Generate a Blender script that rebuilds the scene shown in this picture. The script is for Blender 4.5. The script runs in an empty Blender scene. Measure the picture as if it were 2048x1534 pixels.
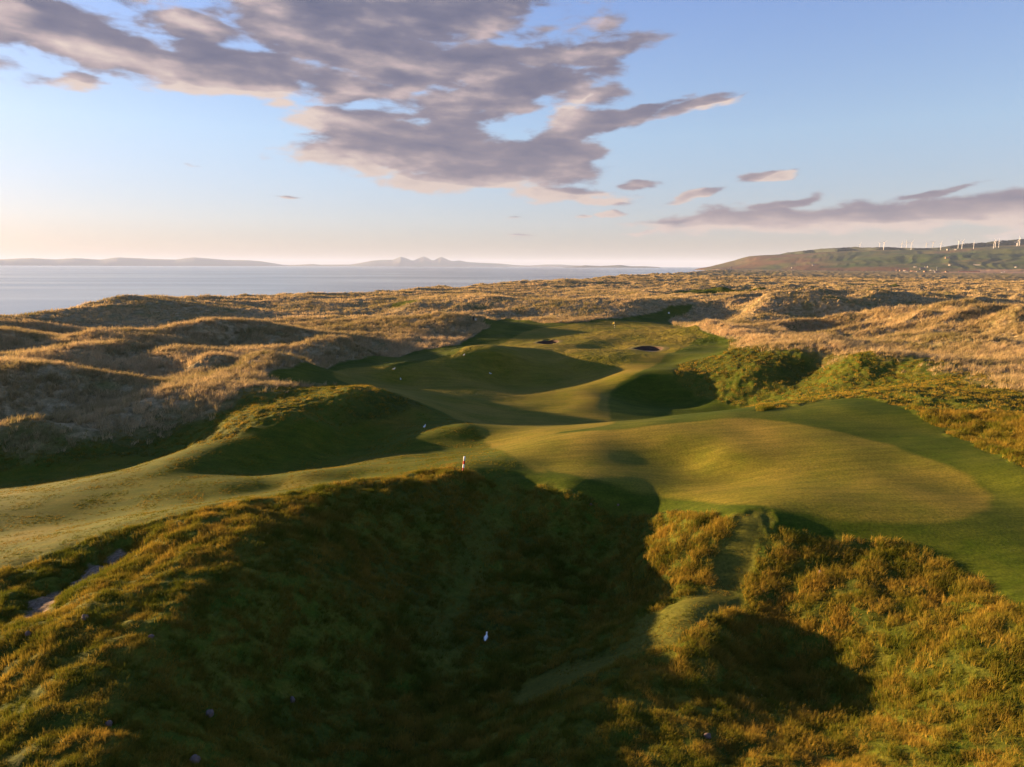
import bpy, math, random
import numpy as np
from mathutils import Matrix, Vector
random.seed(7)
rng = np.random.default_rng(11)
scene = bpy.context.scene
COL = scene.collection
rad = math.radians

# ------------------------------------------------------------------ camera
CAM_Z, F_PX, PITCH, ROLL = 26.0, 1365.0, rad(9.75), 0.00307
Fw = np.array([0, math.cos(PITCH), -math.sin(PITCH)])
Up = np.array([0, math.sin(PITCH), math.cos(PITCH)])
Rt = np.array([1.0, 0, 0])
_c, _s = math.cos(ROLL), math.sin(ROLL)
Rc = _c * Rt + _s * Up
Uc = _c * Up - _s * Rt
cam_data = bpy.data.cameras.new('camera')
cam = bpy.data.objects.new('camera', cam_data)
COL.objects.link(cam)
cam_data.sensor_fit = 'HORIZONTAL'
cam_data.sensor_width = 36.0
cam_data.lens = 36.0 * F_PX / 2048.0
cam_data.clip_start = 0.5
cam_data.clip_end = 150000
m = Matrix.Identity(4)
for i in range(3):
    m[i][0] = Rc[i]; m[i][1] = Uc[i]; m[i][2] = -Fw[i]
m[2][3] = CAM_Z
cam.matrix_world = m
scene.camera = cam

# ------------------------------------------------------------------ light
SUN_EL, SUN_AZ = rad(6.0), rad(-65.0)          # azimuth measured from +y towards +x
SUN_DIR = np.array([math.sin(SUN_AZ) * math.cos(SUN_EL), math.cos(SUN_AZ) * math.cos(SUN_EL), math.sin(SUN_EL)])
sun_data = bpy.data.lights.new('sun', 'SUN')
sun_data.energy = 4.7
sun_data.angle = rad(0.6)
sun_data.color = (1.0, 0.64, 0.30)
sun = bpy.data.objects.new('sun', sun_data)
COL.objects.link(sun)
sun.rotation_euler = Vector(SUN_DIR).to_track_quat('Z', 'Y').to_euler()

scene.view_settings.view_transform = 'Standard'
scene.view_settings.look = 'None'
scene.view_settings.gamma = 1.0
scene.view_settings.exposure = 2.5
scene.cycles.use_denoising = True
scene.cycles.max_bounces = 5
scene.cycles.diffuse_bounces = 3
scene.cycles.glossy_bounces = 2
scene.cycles.transmission_bounces = 3
scene.cycles.volume_bounces = 1
scene.cycles.sample_clamp_indirect = 5

# ------------------------------------------------------------------ pixel <-> world helpers
def ray(px, py):
    u = (np.asarray(px, float) - 1024) / F_PX
    v = (np.asarray(py, float) - 767) / F_PX
    d = Fw[None] + np.atleast_1d(u)[:, None] * Rc[None] - np.atleast_1d(v)[:, None] * Uc[None]
    return d
def unproj(px, py, D):
    d = ray(px, py)
    t = -np.asarray(D, float) / d[:, 2]
    return d[:, 0] * t, d[:, 1] * t

# ------------------------------------------------------------------ world (sky + clouds)
def azel(px, py):
    d = ray(px, py)[0]
    return math.atan2(d[0], d[1]), math.atan2(d[2], math.hypot(d[0], d[1]))

world = bpy.data.worlds.new('World')
scene.world = world
world.use_nodes = True
NT = world.node_tree
NT.nodes.clear()
def N(nt, typ, **kw):
    n = nt.nodes.new(typ)
    for k, v in kw.items():
        setattr(n, k, v)
    return n
def LK(nt, a, b):
    nt.links.new(a, b)
def math_node(nt, op, a, b=None, c=None, clamp=False):
    n = nt.nodes.new('ShaderNodeMath'); n.operation = op; n.use_clamp = clamp
    for i, v in enumerate((a, b, c)):
        if v is None: continue
        if isinstance(v, (int, float)): n.inputs[i].default_value = v
        else: nt.links.new(v, n.inputs[i])
    return n.outputs[0]
def mixc(nt, f, a, b, mode='MIX'):
    n = nt.nodes.new('ShaderNodeMix'); n.data_type = 'RGBA'; n.blend_type = mode
    for s, v in ((n.inputs[0], f), (n.inputs[6], a), (n.inputs[7], b)):
        if isinstance(v, (int, float)): s.default_value = v
        elif isinstance(v, tuple): s.default_value = (*v, 1.0) if len(v) == 3 else v
        else: nt.links.new(v, s)
    return n.outputs[2]
def mapr(nt, v, a, b, c=0.0, d=1.0, smooth=False):
    n = nt.nodes.new('ShaderNodeMapRange'); n.clamp = True
    if smooth: n.interpolation_type = 'SMOOTHSTEP'
    nt.links.new(v, n.inputs[0])
    for i, x in enumerate((a, b, c, d)): n.inputs[i + 1].default_value = x
    return n.outputs[0]
def ramp(nt, v, stops):
    n = nt.nodes.new('ShaderNodeValToRGB')
    el = n.color_ramp.elements
    while len(el) > 1: el.remove(el[-1])
    el[0].position = stops[0][0]; el[0].color = (*stops[0][1], 1)
    for p, c in stops[1:]:
        e = el.new(p); e.color = (*c, 1)
    nt.links.new(v, n.inputs[0])
    return n.outputs[0]

# cloud blobs: centre (photo pixels), half sizes, tilt in degrees (positive rises to the right), weight
BLOBS = [(40,25,190,75,-8,1.0),(190,95,170,50,-14,.95),(330,130,200,40,-8,1.0),(480,140,190,48,-4,1.0),
 (380,55,130,32,0,.8),(640,40,210,75,0,1.05),(830,20,260,75,8,1.1),(740,100,220,60,3,1.0),(640,150,130,30,0,.85),(1000,20,120,40,12,.75),
 (1170,50,130,70,0,.42),(900,135,230,45,6,1.05),(700,180,170,35,-3,.9),(1030,130,170,45,3,.85),(1200,105,150,26,13,.9),
 (1010,185,230,42,10,1.0),(1180,190,90,30,0,.75),(760,265,200,45,-3,1.0),(720,310,170,35,0,1.0),(900,240,150,28,10,.85),
 (900,300,180,45,-4,1.0),(1000,335,250,40,0,1.05),(1120,300,120,36,0,1.0),(870,362,140,24,0,.95),(560,208,70,18,-8,.7),
 (1170,248,130,26,6,.95),(1280,222,110,14,13,.85),(1390,207,110,15,8,.85),(1480,190,45,6,10,.6),(1120,385,130,20,2,.85),
 (1210,398,80,12,0,.7),(1535,353,62,10,4,.85),(1385,394,75,12,14,.9),(1270,371,50,9,2,.85),(1225,424,52,7,3,.8),
 (1650,434,400,32,2,1.05),(1950,415,260,36,2,1.05),(1420,440,160,18,4,.8),(1560,405,90,11,13,.85),(1860,385,60,6,10,.7),(1930,371,70,8,8,.65),
 (1050,473,52,4,0,.6),(565,390,30,4,0,.7),(1150,433,22,4,4,.6),(1035,435,18,3,0,.6),(1300,463,90,5,4,.7),(2020,459,60,5,4,.6),
 (130,165,110,22,2,.6),(330,285,50,6,2,.3),(410,328,40,5,-4,.4),(600,-120,700,110,4,1.0),(120,-110,300,90,0,.9),
 (-300,60,260,70,-6,.9),(-500,300,200,20,0,.7),(2300,440,300,30,2,.9),(300,160,60,14,-8,.5)]
geo = N(NT, 'ShaderNodeTexCoord')
sep = N(NT, 'ShaderNodeSeparateXYZ'); LK(NT, geo.outputs['Generated'], sep.inputs[0])
az = math_node(NT, 'ARCTAN2', sep.outputs[0], sep.outputs[1])
hyp = math_node(NT, 'SQRT', math_node(NT, 'ADD', math_node(NT, 'MULTIPLY', sep.outputs[0], sep.outputs[0]), math_node(NT, 'MULTIPLY', sep.outputs[1], sep.outputs[1])))
el = math_node(NT, 'ARCTAN2', sep.outputs[2], hyp)
comb = N(NT, 'ShaderNodeCombineXYZ'); LK(NT, az, comb.inputs[0]); LK(NT, el, comb.inputs[1])

def make_cloud_group(detail, rough):
    g = bpy.data.node_groups.new('cloud_density', 'ShaderNodeTree')
    g.interface.new_socket('P', in_out='INPUT', socket_type='NodeSocketVector')
    g.interface.new_socket('D', in_out='OUTPUT', socket_type='NodeSocketFloat')
    gi = N(g, 'NodeGroupInput'); go = N(g, 'NodeGroupOutput')
    # warp
    mp = N(g, 'ShaderNodeMapping'); mp.inputs['Scale'].default_value = (7, 16, 1)
    LK(g, gi.outputs[0], mp.inputs[0])
    nz = N(g, 'ShaderNodeTexNoise'); nz.inputs['Scale'].default_value = 1.6; nz.inputs['Detail'].default_value = 5
    LK(g, mp.outputs[0], nz.inputs['Vector'])
    sub = N(g, 'ShaderNodeVectorMath', operation='SUBTRACT'); LK(g, nz.outputs['Color'], sub.inputs[0]); sub.inputs[1].default_value = (.5, .5, .5)
    sc = N(g, 'ShaderNodeVectorMath', operation='MULTIPLY'); LK(g, sub.outputs[0], sc.inputs[0]); sc.inputs[1].default_value = (.10, .030, 0)
    add = N(g, 'ShaderNodeVectorMath', operation='ADD'); LK(g, gi.outputs[0], add.inputs[0]); LK(g, sc.outputs[0], add.inputs[1])
    cur = None
    for (bx, by, bw, bh, tilt, wt) in BLOBS:
        a0, e0 = azel(bx, by)
        k = 1 / F_PX * math.cos(a0)
        mp2 = N(g, 'ShaderNodeMapping', vector_type='TEXTURE')
        mp2.inputs['Location'].default_value = (a0, e0, 0)
        mp2.inputs['Rotation'].default_value = (0, 0, rad(tilt))
        mp2.inputs['Scale'].default_value = (bw * k * 1.25, bh * k * 1.35, 1)
        LK(g, add.outputs[0], mp2.inputs[0])
        gr = N(g, 'ShaderNodeTexGradient', gradient_type='SPHERICAL'); LK(g, mp2.outputs[0], gr.inputs[0])
        v = math_node(g, 'MULTIPLY', mapr(g, gr.outputs['Fac'], 0, .75, 0, 1), wt)
        cur = v if cur is None else math_node(g, 'SMOOTH_MAX', cur, v, .12)
    mp3 = N(g, 'ShaderNodeMapping'); mp3.inputs['Scale'].default_value = (14, 44, 1); mp3.inputs['Rotation'].default_value = (0, 0, rad(5))
    LK(g, gi.outputs[0], mp3.inputs[0])
    n2 = N(g, 'ShaderNodeTexNoise'); n2.inputs['Scale'].default_value = 1.0; n2.inputs['Detail'].default_value = detail; n2.inputs['Roughness'].default_value = rough
    n2.inputs['Distortion'].default_value = .2
    LK(g, mp3.outputs[0], n2.inputs['Vector'])
    d = math_node(g, 'ADD', cur, math_node(g, 'MULTIPLY', math_node(g, 'SUBTRACT', n2.outputs['Fac'], .5), 1.6))
    # only where a blob exists
    d = math_node(g, 'SUBTRACT', d, mapr(g, cur, 0, .22, .8, 0))
    LK(g, d, go.inputs[0])
    return g
CG = make_cloud_group(10, .58); CG2 = make_cloud_group(2.0, .4)
def dens(off, grp):
    gn = N(NT, 'ShaderNodeGroup'); gn.node_tree = grp
    a = N(NT, 'ShaderNodeVectorMath', operation='ADD'); LK(NT, comb.outputs[0], a.inputs[0]); a.inputs[1].default_value = off
    LK(NT, a.outputs[0], gn.inputs[0])
    return gn.outputs[0]
d0 = dens((0, 0, 0), CG)
d0s = dens((.006, .002, 0), CG2)
d1 = dens((-.055, -.016, 0), CG2)
alpha = mapr(NT, d0, .28, .66, 0, .97, True)
lit = mapr(NT, math_node(NT, 'SUBTRACT', d0s, d1), -.16, .95, 0, 1)
thick = mapr(NT, d0, .35, 1.25, 0, 1)
sky = N(NT, 'ShaderNodeTexSky', sky_type='NISHITA')
sky.sun_disc = False
sky.sun_elevation = SUN_EL
sky.sun_rotation = SUN_AZ
sky.altitude = 10
sky.air_density = 1.0; sky.dust_density = 0.6; sky.ozone_density = 2.0
bg_sky = N(NT, 'ShaderNodeBackground'); bg_sky.inputs[1].default_value = 0.05
# clear air: the Nishita sky balanced as in the photograph (white balance per height above the horizon)
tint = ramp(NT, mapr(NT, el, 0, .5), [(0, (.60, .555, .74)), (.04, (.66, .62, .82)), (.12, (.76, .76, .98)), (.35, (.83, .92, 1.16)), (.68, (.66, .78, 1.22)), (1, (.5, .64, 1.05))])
skyc = sky.outputs[0]
SKN = 0.05 * 2 ** scene.view_settings.exposure
vm = N(NT, 'ShaderNodeVectorMath', operation='SCALE'); LK(NT, skyc, vm.inputs[0]); vm.inputs['Scale'].default_value = SKN
gm = N(NT, 'ShaderNodeGamma'); gm.inputs[1].default_value = .55; LK(NT, vm.outputs[0], gm.inputs[0])
vm2 = N(NT, 'ShaderNodeVectorMath', operation='SCALE'); LK(NT, gm.outputs[0], vm2.inputs[0]); vm2.inputs['Scale'].default_value = .86 / SKN
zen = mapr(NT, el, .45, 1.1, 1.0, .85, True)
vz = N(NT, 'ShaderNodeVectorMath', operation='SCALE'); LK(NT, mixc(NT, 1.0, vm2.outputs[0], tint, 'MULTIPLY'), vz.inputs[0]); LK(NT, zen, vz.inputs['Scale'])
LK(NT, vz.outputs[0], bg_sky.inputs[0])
elf = mapr(NT, el, .02, .36, 0, 1)
mpf = N(NT, 'ShaderNodeMapping'); mpf.inputs['Scale'].default_value = (12, 34, 1); mpf.inputs['Rotation'].default_value = (0, 0, rad(6)); LK(NT, comb.outputs[0], mpf.inputs[0])
fn = N(NT, 'ShaderNodeTexNoise'); fn.inputs['Scale'].default_value = 1.0; fn.inputs['Detail'].default_value = 8; fn.inputs['Roughness'].default_value = .55; LK(NT, mpf.outputs[0], fn.inputs['Vector'])
Lt = math_node(NT, 'ADD', math_node(NT, 'MULTIPLY', lit, .74), math_node(NT, 'MULTIPLY', math_node(NT, 'SUBTRACT', 1.0, thick), .42))
Lt = math_node(NT, 'ADD', Lt, math_node(NT, 'MULTIPLY', math_node(NT, 'SUBTRACT', fn.outputs['Fac'], .5), 1.0))
lo = ramp(NT, Lt, [(0, (.14, .15, .24)), (.28, (.21, .205, .285)), (.5, (.37, .32, .36)), (.68, (.58, .46, .47)), (.95, (.88, .72, .64))])
lo2 = ramp(NT, Lt, [(0, (.22, .20, .27)), (.4, (.33, .27, .31)), (.75, (.50, .40, .40)), (1, (.66, .53, .48))])
cl = mixc(NT, elf, lo2, lo)
bg_cl = N(NT, 'ShaderNodeBackground'); bg_cl.inputs[1].default_value = 0.175
LK(NT, cl, bg_cl.inputs[0])
mixs = N(NT, 'ShaderNodeMixShader')
LK(NT, alpha, mixs.inputs[0]); LK(NT, bg_sky.outputs[0], mixs.inputs[1]); LK(NT, bg_cl.outputs[0], mixs.inputs[2])
wo = N(NT, 'ShaderNodeOutputWorld'); LK(NT, mixs.outputs[0], wo.inputs[0])

# ------------------------------------------------------------------ numeric noise
def _hash(ix, iy, seed):
    h = (ix.astype(np.int64) * 374761393 + iy.astype(np.int64) * 668265263 + seed * 1442695041) & 0xffffffff
    h = ((h ^ (h >> 13)) * 1274126177) & 0xffffffff
    return (h ^ (h >> 16)) & 0xffff
def perlin(x, y, seed=0):
    ix = np.floor(x); iy = np.floor(y); fx = x - ix; fy = y - iy
    u = fx * fx * fx * (fx * (fx * 6 - 15) + 10); v = fy * fy * fy * (fy * (fy * 6 - 15) + 10)
    def g(dx, dy):
        a = _hash(ix + dx, iy + dy, seed) * (2 * math.pi / 65536)
        return np.cos(a) * (fx - dx) + np.sin(a) * (fy - dy)
    a = g(0, 0); b = g(1, 0); c = g(0, 1); d = g(1, 1)
    return ((a + (b - a) * u) * (1 - v) + (c + (d - c) * u) * v) * 1.5
def fbm(x, y, oct=4, seed=0, gain=.5):
    s = 0; a = 1; t = 0
    for o in range(oct):
        s = s + a * perlin(x * 2 ** o + 13.7 * o, y * 2 ** o - 7.1 * o, seed + o); t += a; a *= gain
    return s / t
def sstep(a, b, x):
    t = np.clip((x - a) / (b - a), 0, 1); return t * t * (3 - 2 * t)

# ------------------------------------------------------------------ terrain control points: photo pixel x, y, metres below the camera
CP = [
 (0,1534,13.3),(150,1534,13.1),(400,1534,14.1),(700,1534,16.6),(950,1534,16.3),(1250,1534,14.9),(1080,1500,15.4),(1600,1534,14.7),(2048,1534,13.6),
 (2048,1400,13.3),(1900,1300,13.4),(1600,1345,15.9),(1540,1320,15.9),(1480,1122,13.8),(1380,1212,14.5),(1250,1290,15.4),(1120,1350,16.2),
 (1250,1400,14.8),(1130,1450,15.1),(1400,1300,14.7),(1380,1380,15.1),(1780,1320,14.6),(1620,1460,15.3),(1740,1400,15.3),(1600,1150,13.7),(1700,1200,13.8),(1600,1085,12.9),(1720,1110,13.0),(1750,1260,14.1),(1600,1240,14.8),(1550,1180,14.3),(1500,1250,15.0),
 (1490,1050,12.5),(1540,1050,12.4),(1850,1100,12.5),(1960,1180,12.8),(1850,1190,13.3),(2048,1250,12.5),
 (1140,1000,13.8),(1300,1120,14.9),(1200,1100,16.0),(1250,1200,16.7),(1100,1200,17.0),(972,1280,17.3),(850,1250,16.8),(850,1350,17.4),(1000,1400,17.2),(820,1450,17.1),
 (1400,1120,14.1),(700,1150,14.7),(600,1250,14.9),(500,1400,15.1),(700,1350,16.6),(928,944,13.1),(1000,1000,14.3),(1050,1050,15.3),(950,1050,15.1),(850,1050,14.6),(800,1110,15.6),(1065,968,13.6),
 (1010,900,13.9),(1110,930,13.35),(1130,905,13.2),(1190,882,12.9),(1290,910,13.28),(1380,930,13.42),(1460,950,13.2),(1540,968,12.7),(1250,957,13.2),(1330,885,12.75),(1450,905,12.5),(1500,1000,12.2),(1700,1030,12.1),(1900,1000,12.0),(1990,980,11.9),(1700,900,11.9),(1500,870,12.1),
 (1300,850,12.55),(1180,858,13.3),(1100,865,13.9),(1480,826,12.0),(1560,816,11.8),(1700,787,11.6),(1800,776,11.6),(2048,850,10.8),(2048,950,11.3),(2048,1100,12.1),(1900,860,11.4),(1900,930,11.7),
 (1350,815,18.5),(1250,800,18.1),(1300,795,18.3),(1380,795,18.2),(1240,835,18.4),(1300,832,18.8),(1420,812,18.4),(1480,808,18.0),(1400,762,16.2),(1450,705,13.3),(1520,705,12.9),(1600,707,12.7),(1700,711,12.2),(1800,713,12.0),(1855,737,12.3),(1920,742,12.3),(1350,748,15.4),(1280,757,16.0),(1215,766,16.8),
 (1600,760,15.2),(1700,768,14.3),(1520,740,14.3),(1640,730,13.6),(1790,750,13.4),(1380,735,15.2),
 (1950,780,11.9),(2048,760,12.0),(1920,760,12.3),(1900,720,12.8),(2048,725,12.6),
 (720,774,13.1),(760,775,15.9),(835,806,14.9),(640,835,14.3),(560,800,14.2),(690,810,13.9),(620,790,13.9),(600,772,15.0),
 (860,780,17.6),(800,760,17.2),(1000,800,18.1),(1000,770,18.0),(1100,820,18.2),(1100,770,18.1),(1000,850,17.0),(930,825,16.8),(1200,800,17.7),(1150,845,17.8),(1080,850,17.5),
 (930,850,14.6),(960,880,15.2),(870,885,15.3),(1000,890,14.8),(690,890,16.3),(750,885,16.3),(640,905,16.2),(822,880,15.3),(700,936,14.7),(600,952,14.7),(800,930,14.5),(450,968,14.9),(500,942,16.0),(560,975,15.1),(700,958,14.6),(650,848,15.1),(750,838,15.3),(600,885,15.3),
 (430,890,14.9),(300,950,15.2),(360,925,15.05),(220,970,15.4),(150,985,15.5),(60,997,15.65),(0,1005,15.7),(100,950,17.9),(300,915,17.6),(520,860,14.4),(480,830,14.3),(0,1060,15.5),(200,1040,15.2),(400,1000,14.9),(600,975,14.5),(850,940,13.6),
 (0,1135,13.9),(200,1070,13.5),(370,1020,13.2),(660,965,13.1),(500,1080,12.9),(250,1200,12.9),(0,1250,13.5),(100,1400,13.1),(0,1400,13.6),(350,1250,13.1),(450,1150,13.1),(120,1160,13.9),(225,1110,13.8),
 (0,925,17.5),(200,925,17.6),(380,893,17.0),(200,870,16.4),(0,850,14.9),(60,838,14.5),(450,830,15.2),(300,840,15.8),(120,845,15.4),
 (100,812,15.6),(0,825,15.8),(350,762,15.2),(230,790,15.3),(125,737,12.7),(0,768,13.0),(60,748,12.8),(125,775,14.2),(240,752,13.8),(250,762,15.2),(300,795,14.3),(420,770,14.0),(520,775,13.6),
 (400,716,13.3),(350,738,14.8),(450,738,14.6),(220,692,13.0),(320,694,13.2),(240,722,14.8),(120,705,14.4),(430,714,13.2),(560,709,12.9),(500,711,13.0),(500,733,15.0),(560,733,15.3),
 (540,745,16.2),(620,740,16.2),(750,720,16.4),(900,700,16.4),(700,706,15.6),(600,700,14.9),(690,678,13.5),(620,682,13.6),
 (870,719,15.2),(785,738,15.8),(1000,718,15.0),(1090,711,15.2),(1160,715,15.2),(1250,701,14.8),(1400,702,14.6),(940,738,16.2),(1000,745,17.2),(1150,748,17.3),(1200,735,16.2),(1330,725,15.3),(700,748,16.0),
 (1000,700,16.3),(1095,679,15.9),(1050,690,16.0),(1297,689,15.7),(1180,682,15.2),(1200,692,15.8),(1228,663,15.3),(1110,656,15.4),(1380,656,14.8),(1000,672,15.9),(1440,680,14.5),(1000,645,15.9),(950,670,15.8),(1380,690,15.0),
 (1270,600,12.2),(1150,620,13.4),(1000,632,14.8),(1060,628,14.2),(1350,624,14.3),(1344,612,12.9),(1424,594,11.7),(1500,606,12.0),(1490,640,14.9),(1560,650,15.2),(1574,610,11.8),(1650,613,11.9),(1650,648,15.4),(1740,630,12.8),(1760,654,14.2),
 (1830,645,12.3),(1900,628,11.0),(1949,618,10.7),(1930,655,14.6),(1975,672,14.9),(1860,640,11.5),(1850,695,13.4),(2048,690,12.6),(1650,685,15.8),(1560,680,15.3),(1750,701,14.0),(1600,696,14.2),(1450,655,13.4),(2048,640,11.8),(2048,720,12.9),(1950,700,12.8),(1800,672,12.9),
 (850,640,14.2),(905,632,12.9),(840,606,12.5),(800,628,14.8),(700,640,14.6),(500,665,13.2),(430,649,12.1),(560,655,13.2),(450,690,15.0),(300,682,14.9),(200,664,12.5),(0,670,12.6),(150,684,14.2),(600,668,14.9),(800,670,15.6),(0,700,14.2),
 (0,641,13.2),(120,619,12.4),(250,602,11.4),(300,645,14.9),(450,612,13.0),(450,636,14.6),(600,604,13.3),(650,625,14.9),(780,600,13.3),(150,650,14.6),
 (2600,900,11.5),(2600,1300,12.5),(2600,740,12.0),(2600,660,12.0),(-500,1400,14.5),(-500,1150,14.5),(-500,1000,15.5),(-500,900,16.0),(-500,800,14.5),(-500,720,14.0),(-500,660,13.5),
 (300,2300,13.8),(1024,2600,15.0),(1800,2300,14.0),(-900,2000,13.8),(2900,2000,13.4),
]
CPa = np.array(CP, float)
_dune = (CPa[:, 1] < 735) & ((CPa[:, 0] < 720) | (CPa[:, 0] > 1460) | (CPa[:, 1] < 640)) & (CPa[:, 1] > 595) & (CPa[:, 0] > -400) & (CPa[:, 0] < 2300)
CPa[_dune, 2] = 13.7 + (CPa[_dune, 2] - 13.7) * 1.35
cx, cy = unproj(CPa[:, 0], CPa[:, 1], CPa[:, 2])
cr = np.hypot(cx, cy); caz = np.arctan2(cx, cy); clr = np.log(cr)
# far ring of anchors
far_r = [420., 560.]
fa = np.linspace(-.9, .9, 9)
for fr in far_r:
    caz = np.r_[caz, fa]; clr = np.r_[clr, np.full(9, math.log(fr))]; CPa = np.vstack([CPa, np.c_[np.zeros(9), np.zeros(9), np.full(9, 14.2)]])
# near nadir
fa = np.linspace(-1.0, 1.0, 5)
caz = np.r_[caz, fa]; clr = np.r_[clr, np.full(5, math.log(9.))]; CPa = np.vstack([CPa, np.c_[np.zeros(5), np.zeros(5), np.full(5, 14.0)]])
Q = np.c_[caz, clr * 1.0]; nQ = len(Q)
def kern(r2): return .5 * r2 * np.log(r2 + 1e-9)
K = kern(((Q[:, None] - Q[None]) ** 2).sum(-1)) + np.eye(nQ) * 6e-5
P_ = np.c_[np.ones(nQ), Q]
A = np.zeros((nQ + 3, nQ + 3)); A[:nQ, :nQ] = K; A[:nQ, nQ:] = P_; A[nQ:, :nQ] = P_.T
W = np.linalg.solve(A, np.r_[CPa[:, 2], 0, 0, 0])
GA, GL = np.linspace(-1.1, 1.1, 440), np.linspace(math.log(7.), math.log(700.), 920)
ga, gl = np.meshgrid(GA, GL)
gv = W[nQ] + W[nQ + 1] * ga + W[nQ + 2] * gl
for i in range(nQ):
    gv += W[i] * kern((ga - Q[i, 0]) ** 2 + (gl - Q[i, 1]) ** 2)
gv = np.clip(gv, 9.5, 19)
def cub(t):
    return np.stack([(-t**3 + 2*t**2 - t) / 2, (3*t**3 - 5*t**2 + 2) / 2, (-3*t**3 + 4*t**2 + t) / 2, (t**3 - t**2) / 2])
def ctrlD(x, y):
    a = np.arctan2(x, y); l = np.log(np.maximum(np.hypot(x, y), .5))
    fa_ = np.clip((a - GA[0]) / (GA[1] - GA[0]), 1, len(GA) - 3.001); fl = np.clip((l - GL[0]) / (GL[1] - GL[0]), 1, len(GL) - 3.001)
    ia = fa_.astype(int); il = fl.astype(int); wa = cub(fa_ - ia); wl = cub(fl - il)
    out = 0
    for j in range(4):
        row = 0
        for i in range(4):
            row = row + wa[i] * gv[il + j - 1, ia + i - 1]
        out = out + wl[j] * row
    return out

# coast line (x as a function of y)
CY = np.array([-2000, -300, 0, 134, 210, 300, 400, 560, 720, 980, 1750, 3000, 4500, 6000, 7000, 7600, 12000.])
CX = np.array([-500, -210, -175, -168, -163, -135, -95, -52, 28, 128, 420, 860, 1300, 1560, 1900, 2600, 6000.])
def coast_d(x, y):
    return (x - np.interp(y, CY, CX) - 6 * perlin(y / 45., y * 0 + .3, 5)) * .85

# hills: silhouette of the crest in the photograph
HS = np.array([(1290,540),(1365,537.5),(1372,533),(1392,529),(1412,524.5),(1432,519.5),(1470,517.5),(1500,512),(1530,510),(1560,508.5),(1600,506.5),(1650,503),(1700,501),(1760,499.5),(1800,499),(1850,499),(1880,498),(1920,495),(1960,493.5),(2000,491),(2048,488.5),(2200,476),(2600,468),(3600,480),(6000,500)], float)
hd = ray(HS[:, 0], HS[:, 1])
HAZ = np.arctan2(hd[:, 0], hd[:, 1]); HEL = hd[:, 2] / np.hypot(hd[:, 0], hd[:, 1])
def hills(x, y):
    a = np.arctan2(x, y); r = np.hypot(x, y)
    rc = 6200 + 500 * np.sin(a * 9)
    r0 = np.interp(a, [.24, .3, .4, .55, .9], [5300, 4700, 4000, 3600, 3400])
    e = np.interp(a, HAZ, HEL, left=-.006)
    top = np.maximum(e * rc + CAM_Z, 0)
    s = np.clip((r - r0) / (rc - r0), 0, 1)
    prof = sstep(0, 1, s) ** .9 * .45 + s * .55
    g = fbm(x / 420., y / 420., 5, 31, .55) + .16 * (1 - np.abs(perlin(a * 60 + 1.5 * perlin(x / 500., y / 500., 78), s * 2.3 + a * 7, 77)) * 2)
    h = (top - 8) * (prof + .16 * g * np.sin(np.pi * s) )
    h = np.where(r > rc, (top - 8) * (1 - .1 * sstep(rc, rc + 2500, r)), h)
    m = sstep(.215, .245, a) * (a < 2.0) * (y > 0)
    return np.maximum(h, 0) * m * (r > r0), np.maximum(s, .04) * (m > .02) * (r > r0)

BUNKERS = []   # x, y, rx, ry filled below

def dune_noise(x, y):
    wx = x + 14 * perlin(x / 60., y / 60., 91); wy = y + 14 * perlin(x / 60. + 5, y / 60., 92)
    # dunes stretched along the shore
    u = wx * .96 + wy * .28; v = -wx * .28 + wy * .96
    big_ = sstep(300, 900, np.hypot(x, y))
    n1 = (1 - np.abs(perlin(u / 58., v / 30., 1)) * 2.2) * (1 - .6 * big_) + (1 - np.abs(perlin(u / 150., v / 90., 6)) * 2.2) * .6 * big_
    n2 = 1 - np.abs(perlin(u / 24. + 4, v / 15., 2)) * 2.2
    n3 = perlin(u / 9., v / 7., 3)
    return n1 * .6 + n2 * .34 + n3 * .14 - .30

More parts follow.
